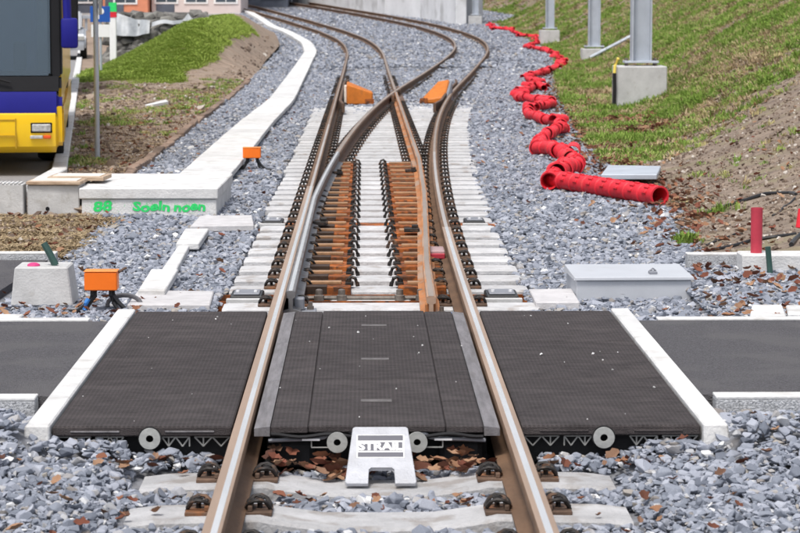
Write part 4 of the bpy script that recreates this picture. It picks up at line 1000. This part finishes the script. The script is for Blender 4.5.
def car(x, y, paint, label, rz=KA, van=False):
    c = vehicle('parked_car' if not van else 'parked_van', label, 'car' if not van else 'van', x, y, rz=rz)
    h = 1.45 if not van else 2.2
    bm = B(); extrude_x(bm, [(.0, .30), (-.03, .55), (.10, .78), (1.0, .92), (4.0, .95), (4.25, .75), (4.25, .32)], -.88, .88, .06, 2); obj('body', bm, paint, c, smooth=True)
    bm = B(); extrude_x(bm, [(.85, .92), (1.45 if not van else 1.1, h), (3.4 if not van else 4.1, h), (4.05, .95)], -.76, .76, .05, 2); obj('cabin', bm, paint, c, smooth=True)
    bm = B(); hull8(bm, [(-.66, .93, 1.0), (.66, .93, 1.0), (.66, 1.0, 1.0), (-.66, 1.0, 1.0)], [(-.58, 1.36 if not van else 1.03, h - .08), (.58, 1.36 if not van else 1.03, h - .08), (.58, 1.45, h - .08), (-.58, 1.45, h - .08)]); obj('windscreen', bm, GLASS, c)
    for s in (-1, 1):
        bx('headlight', LAMPG, min(s * .55, s * .83), max(s * .55, s * .83), -.06, .05, .60, .72, parent=c, bev=.01)
        bx('side_window', GLASS, min(s * .745, s * .775), max(s * .745, s * .775), 1.5, 3.5, 1.0, h - .12, parent=c, bev=.01)
        for yy in (.85, 3.4):
            bm = B(); lathe(bm, [(.18, -.09), (.30, -.10), (.32, -.06), (.32, .06), (.30, .10), (.18, .09)], 18, T(s * .80, yy, .32, ry=R(90))); obj('wheel', bm, TYRE, c, smooth=True)
    bx('grille', BLACKT, -.5, .5, -.05, .02, .42, .56, parent=c, bev=.01)
    bx('number_plate', SIGNW, -.26, .26, -.062, -.048, .36, .45, parent=c)
car(-9.3, 74, SILVER, 'silver car seen beyond the lorry on the road')
car(-11.2, 88, DARKCAR, 'dark car farther up the road behind the silver car')
car(-13.4, 104, WHITEP, 'white van far up the road near the stone heap', van=True)
car(-15.0, 95, DARKCAR, 'dark parked car at the far left by the grey facade')
# parking sign
q = P(92, 79, -.16)
t = thing('parking_sign', 'blue parking sign with white P on a thin post', 'sign', (q.x, q.y + 2, -.2))
bm = B(); lathe(bm, [(.03, 0), (.03, 2.0), (0, 2.01)], 10); obj('post', bm, GALV, t)
bx('sign_plate', SIGNB, -.24, .24, -.05, -.034, 1.34, 1.72, parent=t, bev=.004)
bm = text_bm('P', .36, .002, .008)
for v in bm.verts: v.co = Vector((v.co.x, -.052 - (v.co.z > 0) * .002, 1.53 + v.co.y))
obj('letter', bm, SIGNW, t)
bx('lower_plate', SIGNW, -.22, .22, -.05, -.036, .98, 1.28, parent=t, bev=.004)
t = thing('marker_post', 'white marker post with red and green bands near the parking sign', 'post', (-6.78, 66, -.2))
bx('post', SIGNW, -.09, .09, -.06, .06, 0, 1.40, parent=t, bev=.02); bx('red_band', REDP, -.1, .1, -.07, .07, 1.405, 1.55, parent=t); bx('green_band', MATS['green_spray_paint'], -.1, .1, -.07, .07, 1.555, 1.80, parent=t)

# stone heap with sheeting: dumped stones stacked as a rough bank
t = thing('stone_heap', 'rough bank of grey stone behind the green mound', 'stone heap', (-6.75, 71, -.2))
ST = []
for k in range(6):
    bm = B()
    for i in range(16):
        v = Vector((random.gauss(0, 1), random.gauss(0, 1), random.gauss(0, .8))).normalized(); bm.verts.new(Vector((v.x * .30, v.y * .3, v.z * .22)))
    bmesh.ops.convex_hull(bm, input=bm.verts[:]); ST.append(proto('rubble_stone', bm, STONEW))
cnt = 0
for layer in range(8):
    for i in range(13):
        x = -.65 + i * .215 + random.uniform(-.08, .08); 
        o_ = use('rubble_stone', ST[(i * 7 + layer * 3) % 6], t, (x, layer * .13 + random.uniform(-.12, .12), .08 + layer * .185 + random.uniform(-.05, .05)), random.uniform(0, 6.28))
        cnt += 1
bm = B(); hull8(bm, [(-.75, .28, 0), (2.05, .28, 0), (2.05, 3.5, 0), (-.75, 3.5, 0)], [(-.7, 1.35, 1.5), (2.0, 1.35, 1.5), (2.0, 3.2, 1.5), (-.7, 3.2, 1.5)]); obj('rubble_core', bm, STONEW, t)
def sheet(x0, x1, z0, z1, label):
    t2 = thing('plastic_sheet', label, 'sheet', (-6.75, 71, -.2), group='plastic sheets on the stone heap')
    bm = B(); n, m_ = 22, 10; g = [[None] * (m_ + 1) for _ in range(n + 1)]
    for i in range(n + 1):
        for j in range(m_ + 1):
            u, v = i / n, j / m_; x = x0 + (x1 - x0) * u; z = z0(u) + (z1(u) - z0(u)) * v
            g[i][j] = bm.verts.new((x, z / 1.66 * 1.3 - .52 + .16 * noise.noise(Vector((x * 3.1, z * .9, 4))) - .08, z + .06 * noise.noise(Vector((x * 2.7, 3, z)))+ .03 * math.sin(u * 7)))
    for i in range(n):
        for j in range(m_): bm.faces.new((g[i][j], g[i + 1][j], g[i + 1][j + 1], g[i][j + 1]))
    r = bmesh.ops.extrude_face_region(bm, geom=bm.faces[:]); bmesh.ops.translate(bm, vec=(0, .01, 0), verts=[v for v in r['geom'] if isinstance(v, bmesh.types.BMVert)])
    obj('sheeting', bm, SHEET, t2, smooth=True)
sheet(-.65, .5, lambda u: .78 + .12 * u, lambda u: 1.5 - .22 * u, 'grey plastic sheet hanging over the left end of the stone heap')
sheet(.55, 1.75, lambda u: 1.12 + .14 * u, lambda u: 1.25 + .1 * u + .2 * max(0, 1 - abs(u - .86) * 9), 'white crumpled plastic sheet along the top of the stone heap')

# buildings in the distance (only their lowest storey is in view)
def building(name, label, x, y, w, d, h, wall, nwin, rz=0.0, roof=True, z=None):
    t = thing(name, label, 'building', (x, y, (rise(y) * .8 - .3) if z is None else z), rz)
    bm = B(); box(bm, 0, w, 0, d, 0, h, .02); obj('wall', bm, wall, t)
    if roof:
        bm = B(); extrude_pts = [(-.4, h + .005), (w + .4, h + .005), (w / 2, h + w * .22)]
        a = [bm.verts.new((px, -.4, pz)) for px, pz in extrude_pts]; b = [bm.verts.new((px, d + .4, pz)) for px, pz in extrude_pts]
        bm.faces.new(a); bm.faces.new(b[::-1])
        for i in range(3): bm.faces.new((a[i], b[i], b[(i + 1) % 3], a[(i + 1) % 3]))
        obj('roof', bm, ROOF, t)
    for fl in range(max(1, int(h // 2.9))):
        for i in range(nwin):
            cx = w * (i + .5) / nwin; wf = bx('window', SIGNW, cx - .62, cx + .62, -.05, .03, .85 + 2.9 * fl, 2.2 + 2.9 * fl, parent=t, bev=.01)
            bx('pane', GLASS, cx - .52, cx - .02, -.06, -.045, .95 + 2.9 * fl, 2.1 + 2.9 * fl, parent=wf); bx('pane', GLASS, cx + .02, cx + .52, -.06, -.045, .95 + 2.9 * fl, 2.1 + 2.9 * fl, parent=wf)
    bx('door', DARKW, w * .05, w * .05 + .95, -.04, .03, .02, 2.05, parent=t, bev=.01)
    bx('plinth', CONC, -.03, w + .03, -.045, -.001, 0, .35, parent=t)
    return t
building('grey_building', 'grey facade at the far top left above the lorry', -30, 118, 11.5, 10, 9, GREYW, 5)
building('dark_building', 'dark blue grey building behind the parking sign', -18.2, 128, 4.6, 9, 8.5, DARKW, 3, roof=False)
building('orange_building', 'orange rendered house front behind the stone heap', -13.4, 126, 2.3, 8, 7, ORW, 1)
building('pink_building', 'pale pink house front beside the orange one behind the stone heap', -11.0, 127, 4.6, 8, 7.5, PINKW, 3)
building('dark_shed', 'dark low shed to the right of the pale pink house', -6.3 - 1.6, 138, 3.6, 6, 4, DARKW, 2)
t = thing('far_barrier', 'pale blue grey low barrier above the stone heap and green mound', 'barrier', (-12.5, 108, rise(108) * .8 - .2))
bx('rail_beam', GALV, 0, 5.9, 0, .08, .55, .70, parent=t, bev=.01)
for k in range(4): bx('post', GALV, .2 + 1.8 * k, .3 + 1.8 * k, .085, .16, 0, .72, parent=t)

# ------------------------------------------------------------------ scattered stuff
def scatter(name, pts, rot, scl, protos, label=None, kind='stuff'):
    me = bpy.data.meshes.new(name); me.from_pydata([tuple(p) for p in pts], [], [])
    a = me.attributes.new('rot', 'FLOAT_VECTOR', 'POINT'); a.data.foreach_set('vector', np.asarray(rot, np.float32).ravel())
    a = me.attributes.new('scl', 'FLOAT_VECTOR', 'POINT'); a.data.foreach_set('vector', np.asarray(scl, np.float32).ravel())
    a = me.attributes.new('idx', 'INT', 'POINT'); a.data.foreach_set('value', rng.integers(0, len(protos), len(pts)).astype(np.int32))
    o = link(bpy.data.objects.new(name, me)); o['kind'] = kind
    if label: o['label'] = label
    c = bpy.data.collections.new(name + '_shapes')
    for k, p in enumerate(protos): c.objects.link(bpy.data.objects.new(f'{p.name}_shape', p))
    ng = bpy.data.node_groups.new(name, 'GeometryNodeTree')
    ng.interface.new_socket('Geometry', in_out='INPUT', socket_type='NodeSocketGeometry'); ng.interface.new_socket('Geometry', in_out='OUTPUT', socket_type='NodeSocketGeometry')
    n, l = ng.nodes, ng.links; gi, go = n.new('NodeGroupInput'), n.new('NodeGroupOutput'); ip = n.new('GeometryNodeInstanceOnPoints'); ci = n.new('GeometryNodeCollectionInfo')
    ci.inputs['Collection'].default_value = c; ci.inputs['Separate Children'].default_value = True; ci.inputs['Reset Children'].default_value = True
    l.new(gi.outputs[0], ip.inputs['Points']); l.new(ci.outputs[0], ip.inputs['Instance']); ip.inputs['Pick Instance'].default_value = True
    for nm, ty, sk in (('rot', 'FLOAT_VECTOR', 'Rotation'), ('scl', 'FLOAT_VECTOR', 'Scale'), ('idx', 'INT', 'Instance Index')):
        na = n.new('GeometryNodeInputNamedAttribute'); na.data_type = ty; na.inputs['Name'].default_value = nm; l.new(na.outputs['Attribute'], ip.inputs[sk])
    l.new(ip.outputs[0], go.inputs[0]); md = o.modifiers.new('scatter', 'NODES'); md.node_group = ng
    return o
def stone_me(k):
    bm = B(); random.seed(100 + k)
    for i in range(13):
        v = Vector((random.gauss(0, 1), random.gauss(0, 1), random.gauss(0, 1))).normalized(); bm.verts.new(Vector((v.x * random.uniform(.8, 1), v.y * random.uniform(.55, .8), v.z * random.uniform(.38, .6))) * .5)
    bmesh.ops.convex_hull(bm, input=bm.verts[:])
    bmesh.ops.delete(bm, geom=[v for v in bm.verts if not v.link_faces], context='VERTS')
    bmesh.ops.bevel(bm, geom=bm.edges[:], offset=.018, segments=1, affect='EDGES')
    return proto('stone', bm, STONE)
STN = [stone_me(k) for k in range(10)]
slp = np.array(SLEEPERS)
def view_half(y): return .1665 * y + .35
def stones(name, y0, y1, dens, size, label, thin=0.0):
    n = int((y1 - y0) * 40 * dens); pts, rt, sc = [], [], []
    per = .3
    y = y0
    while y < y1:
        l, r = max(verge_r(y + .15), -view_half(y + per) - 1.7), min(toe(y + .15) + .12, view_half(y + per) + 1.9)
        m = rng.poisson(max(0, (r - l)) * per * dens)
        X = rng.uniform(l, r, m); Y = rng.uniform(y, y + per, m); y += per
        if not m: continue
        keep = np.ones(m, bool)
        keep &= ~((np.abs(X) < 1.40) & (Y > 9.58) & (Y < 13.12))
        keep &= ~((np.abs(X) > 1.39) & (Y > 10.2) & (Y < 12.9))
        keep &= ~((X < -2.25) & (Y > 14.9) & (Y < 17.3))
        keep &= ~((np.abs(X) < .62) & (Y > 13.2) & (Y < 27.2) & (Y > 14.8))
        keep &= ~((np.abs(X) < .95) & (Y > 14.8) & (Y < 15.4))
        for sy, a, b in SLEEPERS:
            if abs(sy - y) < 1.2:
                ins = .0 if sy < 34 else (.10 + .25 * (.5 + .5 * math.sin(sy * 37.7)) if sy < 46 else .2 + .5 * (.5 + .5 * math.sin(sy * 37.7)))
                skip = rng.random(m) < (0 if sy < 39 else min(.62, (sy - 39) * .07))
                keep &= ~((np.abs(Y - sy) < .165) & (X > a - .02 + ins) & (X < b + .02 - ins)) | skip
        for x_, y_ in zip(X[keep], Y[keep]):
            z = z_ballast(x_, y_); s = size * rng.lognormal(0, .28)
            inside = left_c(y_) - .92 < x_ < right_c(y_) + .95
            lift = .018
            if inside and y_ < 9.6: lift = .022 if abs(x_) > .6 else .004
            if 38 < y_ < 70 and inside: lift = .05 + .055 * sm((y_ - 39) / 7)
            if y_ >= 13.3 and not inside: lift = .02
            if abs(x_) > 1.3 and 8.6 < y_ < 10.4: lift = .03
            pts.append((x_, y_, z + s * .12 + lift * 1.0 + rng.uniform(-.008, .010))); rt.append((rng.normal(0, .38), rng.normal(0, .38), rng.uniform(0, 6.28))); sc.append((s, s, s * rng.uniform(.75, 1.1)))
    return scatter(name, pts, rt, sc, STN, label)
stones('ballast', 6.9, 17.5, 1250, .052, 'blue grey crushed stone ballast around the crossing')
stones('ballast_fines', 6.9, 16, 2200, .026, 'small chips and fines between the ballast stones')
stones('ballast', 17.5, 34, 800, .055, 'blue grey crushed stone ballast beside the turnout')
stones('ballast', 34, 62, 330, .066, 'blue grey ballast beyond the turnout')
stones('ballast', 62, 135, 60, .11, 'blue grey ballast between the far curving tracks')

# leaves: curled little blades
def leaf_me(k):
    bm = B(); random.seed(50 + k); n = 5; L, W = 1.0, random.uniform(.45, .7); cu = random.uniform(.6, 1.6); tw = random.uniform(-.5, .5); rows = []
    for i in range(n + 1):
        u = i / n; w = W * .5 * math.sin(math.pi * min(.98, u * .93 + .05)) ** .7 * (1 + .18 * (-1) ** i); a = cu * (u - .5)
        c = Vector((math.sin(a) / cu * L, 0, (1 - math.cos(a)) / cu * L)); lift = w * random.uniform(.3, .9)
        rows.append([bm.verts.new(c + Vector((0, -w, lift + tw * w * u))), bm.verts.new(c), bm.verts.new(c + Vector((0, w, lift - tw * w * u)))])
    for a, b in zip(rows, rows[1:]): bm.faces.new((a[0], a[1], b[1], b[0])); bm.faces.new((a[1], a[2], b[2], b[1]))
    return proto('leaf_blade', bm, LEAF, True)
LV = [leaf_me(k) for k in range(6)]
def one_leaf(x, y, z, s, label, group):
    o = bpy.data.objects.new('dry_leaf', random.choice(LV)); COL.objects.link(o); o.location = (x, y, z); o.scale = (s, s, s)
    o.rotation_euler = (random.uniform(-.5, .5), random.uniform(-.5, .5), random.uniform(0, 6.28)); tag(o, label, 'leaf', group)
random.seed(11)
for k in range(95):
    x = random.uniform(-.44, .44); y = 9.42 + random.uniform(-.14, .16)
    if -.14 < x < .15 and y < 9.4: continue
    one_leaf(x, y, -.185 + random.uniform(0, .05) + .03 * (abs(x) > .2), random.uniform(.05, .095), 'dry brown leaf heaped under the front edge of the middle panel', 'leaves heaped under the middle panel')
for k in range(26):
    x = random.uniform(-.42, .42); one_leaf(x, 8.9 + random.uniform(-.12, .12), -.185 + random.uniform(0, .015), random.uniform(.03, .06), 'dry brown leaf between the two nearest sleepers inside the rails', 'leaves between the nearest sleepers')
for k in range(30):
    s = random.choice((-1, 1)); x = s * random.uniform(.62, 1.25); y = 9.44 + random.uniform(-.16, .04)
    one_leaf(x, y, -.135 + random.uniform(0, .02), random.uniform(.04, .085), f'dry brown leaf at the foot of the front edge of the {"left" if s < 0 else "right"} outer panel', f'leaves below the {"left" if s < 0 else "right"} outer panel')
for k in range(55):
    s = random.choice((-1, 1)); y = random.uniform(7.9, 10.1); x = s * random.uniform(.7, .17 * y)
    if abs(x) < 1.45 and y > 9.5: continue
    one_leaf(x, y, z_ballast(x, y) + .065, random.uniform(.035, .065), f'dry brown leaf lying on the ballast {"left" if s < 0 else "right"} of the rails in front', f'leaves on the ballast {"left" if s < 0 else "right"} in front')
# the rest of the leaf litter, past counting
pts, rt, sc = [], [], []
def litter(n, f, s0=.05, s1=.09):
    for _ in range(n):
        x, y, z = f(); s = random.uniform(s0, s1); pts.append((x, y, z)); rt.append((random.uniform(-.6, .6), random.uniform(-.6, .6), random.uniform(0, 6.28))); sc.append((s, s, s))
def f1():
    y = random.triangular(16.6, 75, 22); x = toe(y) + random.gauss(.12, .22); return x, y, max(z_bank(x, y), z_ballast(x, y) + .04) + .025
litter(1900, f1)
def f2():
    y = random.uniform(13.4, 16.2); x = random.uniform(1.9, 3.1); return x, y, z_ballast(x, y) + .06
litter(170, f2, .04, .085)
def f3():
    y = random.uniform(13.3, 50); x = random.uniform(-2.4, toe(max(y, 16.5))); return x, y, z_ballast(x, y) + .06
litter(420, f3, .04, .07)
def f4():
    y = random.uniform(13.4, 15); x = random.uniform(-2.3, -1.3); return x, y, z_ballast(x, y) + .06
litter(60, f4, .04, .08)
def f5():
    y = random.uniform(17, 60); x = toe(y) + abs(random.gauss(0, 1.5)); return x, y, z_bank(x, y) + .02
litter(800, f5, .04, .08)
def f6():
    y = random.uniform(33, 38); x = toe(y) + random.uniform(.5, 1.3); return x, y, z_bank(x, y) + .04
litter(220, f6, .08, .14)
def f7():
    y = random.uniform(17.6, 50); x = random.uniform(max(verge_l(y), -3.5), verge_r(y)); return x, y, z_verge(x, y) + .02
litter(350, f7, .04, .08)
scatter('leaf_litter', pts, rt, sc, LV, 'dry brown leaf litter along the foot of the bank')

# grass tufts
def tuft_me(k, m, nb, h, spread, lean):
    bm = B(); random.seed(300 + k)
    for i in range(nb):
        a = random.uniform(0, 6.28); b = Vector((math.cos(a), math.sin(a), 0)) * random.uniform(0, spread); d = Vector((math.cos(a + random.uniform(-.8, .8)), math.sin(a + random.uniform(-.8, .8)), 0)) * random.uniform(.2, 1) * lean
        w = Vector((-d.y, d.x, 0)).normalized() * .007; hh = h * random.uniform(.6, 1.15)
        p0, p1, p2 = b, b + d * .45 * hh + Vector((0, 0, hh * .62)), b + d * 1.2 * hh + Vector((0, 0, hh * random.uniform(.6, 1)))
        v = [bm.verts.new(p0 - w), bm.verts.new(p0 + w), bm.verts.new(p1 + w * .8), bm.verts.new(p1 - w * .8), bm.verts.new(p2)]
        bm.faces.new(v[:4]); bm.faces.new((v[3], v[2], v[4]))
    return proto('grass_tuft', bm, m)
TG = [tuft_me(k, GRASS, 18, .075, .08, .8) for k in range(5)]
TB = [tuft_me(10 + k, GREENG, 18, .12, .08, .6) for k in range(4)]
TS = [tuft_me(20 + k, STRAW, 16, .035, .12, 2.2) for k in range(4)]
TM = [tuft_me(30 + k, LAWN, 16, .04, .11, .7) for k in range(4)]
def bank_pts(n, y0, y1, test, s0, s1):
    pts, rt, sc = [], [], []
    while len(pts) < n:
        y = y0 * (y1 / y0) ** random.random() if random.random() < .6 else random.uniform(y0, y1)
        tmax = max(.6, view_half(y) + 1.8 - toe(y)); t = random.uniform(.02, min(tmax, 4.2 + max(0, y - 40) * .11)); x = toe(y) + t
        if random.random() > test(x, y): continue
        s = random.uniform(s0, s1) * (1 + max(0, y - 40) * .007); pts.append((x, y, z_bank(x, y) - .005)); rt.append((random.uniform(-.15, .15), -.35 + random.uniform(-.2, .2), random.uniform(0, 6.28))); sc.append((s, s, s))
    return pts, rt, sc
def gm(x, y):
    v = N(x, y, .75, 9) + .6 * N(x, y, 2.1, 8) + .08
    base = sm((y - 24.5 - 1.9 * min(3.6, x - toe(y))) / 7.0)
    return max(.02, min(1, v * 2.4 + .22)) * base + .008
def gs(x, y):
    base = sm((y - 25 - 1.7 * min(3.6, x - toe(y))) / 8); return base * max(.05, min(1, .55 - 1.6 * N(x, y, .75, 9)))
scatter('grass', *bank_pts(46000, 22, 150, gm, .6, 1.1), TG, 'rough green and straw coloured grass on the right bank')
scatter('grass', *bank_pts(9000, 22, 130, lambda x, y: max(0, N(x, y, .75, 9) * 2.4 - .12) * sm((y - 25 - 1.7 * min(3.6, x - toe(y))) / 8), .6, 1.3), TB, 'clumps of bright green grass on the right bank')
scatter('dead_grass', *bank_pts(14000, 20, 150, gs, .7, 1.3), TS, 'dead straw lying between the grass of the right bank')
# single tufts at the foot of the soil slope
pts, rt, sc = [], [], []
for x0, y0, n, sp in ((2.40, 18.5, 18, .06), (5.15, 40.6, 60, .22), (4.55, 40.2, 30, .3), (3.9, 31.0, 25, .3), (3.6, 33.0, 25, .3), (2.9, 20.8, 8, .1)):
    for _ in range(n):
        x, y = x0 + random.gauss(0, sp), y0 + random.gauss(0, sp)
        pts.append((x, y, z_bank(x, y))); rt.append((0, 0, random.uniform(0, 6.28))); s = random.uniform(.45, .9); sc.append((s, s, s))
scatter('grass', pts, rt, sc, TB, 'bright grass tufts at the foot of the soil slope and the mast block')
# green mound
pts, rt, sc = [], [], []
while len(pts) < 42000:
    y = random.uniform(50, 92); x = random.uniform(verge_l(y) + .1, verge_r(y) - .3); d = verge_r(y) - x
    edge = sm((-3.60 + .3 * N(x, y, .5, 6) - x - .5 * sm((62 - y) / 6)) / .25) * sm((y - 54.5 - 1.5 * N(x, y, .6, 4)) / 1.5) * (1 - sm((y - 78) / 3)) * sm((x + 7.3) / .3)
    if random.random() > edge: continue
    s = random.uniform(.7, 1.3); pts.append((x, y, z_verge(x, y) - .01)); rt.append((random.uniform(-.2, .2), random.uniform(-.2, .2), random.uniform(0, 6.28))); sc.append((s * 1.3, s * 1.3, s))
scatter('mound_grass', pts, rt, sc, TM, 'fresh bright green grass on the mound at the left')
pts, rt, sc = [], [], []
while len(pts) < 900:
    y = random.uniform(22, 56); x = random.uniform(verge_l(y) + .1, verge_r(y) - .1); d = verge_r(y) - x
    p = max(0, N(x, y * .5, .9, 12) * 1.5 - .1) * sm((y - 21) / 8) + .4 * sm((y - 36) / 10) * sm((1.2 - d) / .5)
    if random.random() > p: continue
    s = random.uniform(.5, 1.1); pts.append((x, y, z_verge(x, y) - .01)); rt.append((0, 0, random.uniform(0, 6.28))); sc.append((s, s, s))
scatter('grass', pts, rt, sc, TG, 'sparse olive grass on the brown verge')
pts, rt, sc = [], [], []
for _ in range(2600):
    y = random.uniform(17.4, 21); x = random.uniform(-4.2, -2.15); s = random.uniform(.5, 1.1); pts.append((x, y, z_verge(x, y) - .004)); rt.append((0, 0, random.uniform(0, 6.28))); sc.append((s, s, s * .7))
for _ in range(1500):
    y = random.uniform(22, 60); x = random.uniform(verge_l(y) + .1, verge_r(y) - .1); s = random.uniform(.5, 1.1); pts.append((x, y, z_verge(x, y) - .004)); rt.append((0, 0, random.uniform(0, 6.28))); sc.append((s, s, s * .7))
scatter('straw_litter', pts, rt, sc, TS, 'brown straw on the bare earth left of the track')
# clods and small stones on bare soil
pts, rt, sc = [], [], []
for _ in range(14000):
    y = random.triangular(16.5, 40, 19); x = toe(y) + random.uniform(.05, 3.2); s = min(.032, .013 * random.lognormvariate(0, .6)); pts.append((x, y, z_bank(x, y))); rt.append((random.uniform(-1, 1), random.uniform(-1, 1), random.uniform(0, 6.28))); sc.append((s, s, s))
for _ in range(9000):
    y = random.triangular(17.5, 85, 20); x = random.uniform(verge_l(y) + .05, verge_r(y)); s = (.014 + .0004 * max(0, y - 30)) * random.lognormvariate(0, .6)
    if x < -3.4 and y > 54: continue
    pts.append((x, y, z_verge(x, y))); rt.append((random.uniform(-1, 1), random.uniform(-1, 1), random.uniform(0, 6.28))); sc.append((s, s, s))
CLODM = ramp_mat('soil_clod', [(0, (.10, .07, .055)), (.5, (.20, .15, .115)), (.88, (.30, .24, .19)), (1, (.55, .52, .48))])
CL = []
for k in range(4):
    bm = B(); random.seed(700 + k)
    for i in range(11):
        v = Vector((random.gauss(0, 1), random.gauss(0, 1), random.gauss(0, .8))).normalized(); bm.verts.new(v * random.uniform(.7, 1))
    bmesh.ops.convex_hull(bm, input=bm.verts[:]); CL.append(proto('clod', bm, CLODM))
scatter('soil_crumbs', pts, rt, sc, CL, 'crumbs of soil and pebbles on the bare earth')

pts, rt, sc = [], [], []
for _ in range(45):
    x = random.uniform(-1.26, 1.26); y = random.uniform(9.6, 13.0)
    if .44 < abs(x) < .60: continue
    g = .0042 * random.lognormvariate(0, .5); pts.append((x, y, -.001)); rt.append((0, 0, random.uniform(0, 6))); sc.append((g, g, g))
GRITM = ramp_mat('pale_grit', [(0, (.3, .3, .3)), (1, (.7, .7, .7))])
GRT = []
for c_ in CL[:2]:
    g_ = c_.copy(); g_.materials.clear(); g_.materials.append(GRITM); GRT.append(g_)
scatter('grit', pts, rt, sc, GRT, 'pale grit scattered on the black rubber panels')
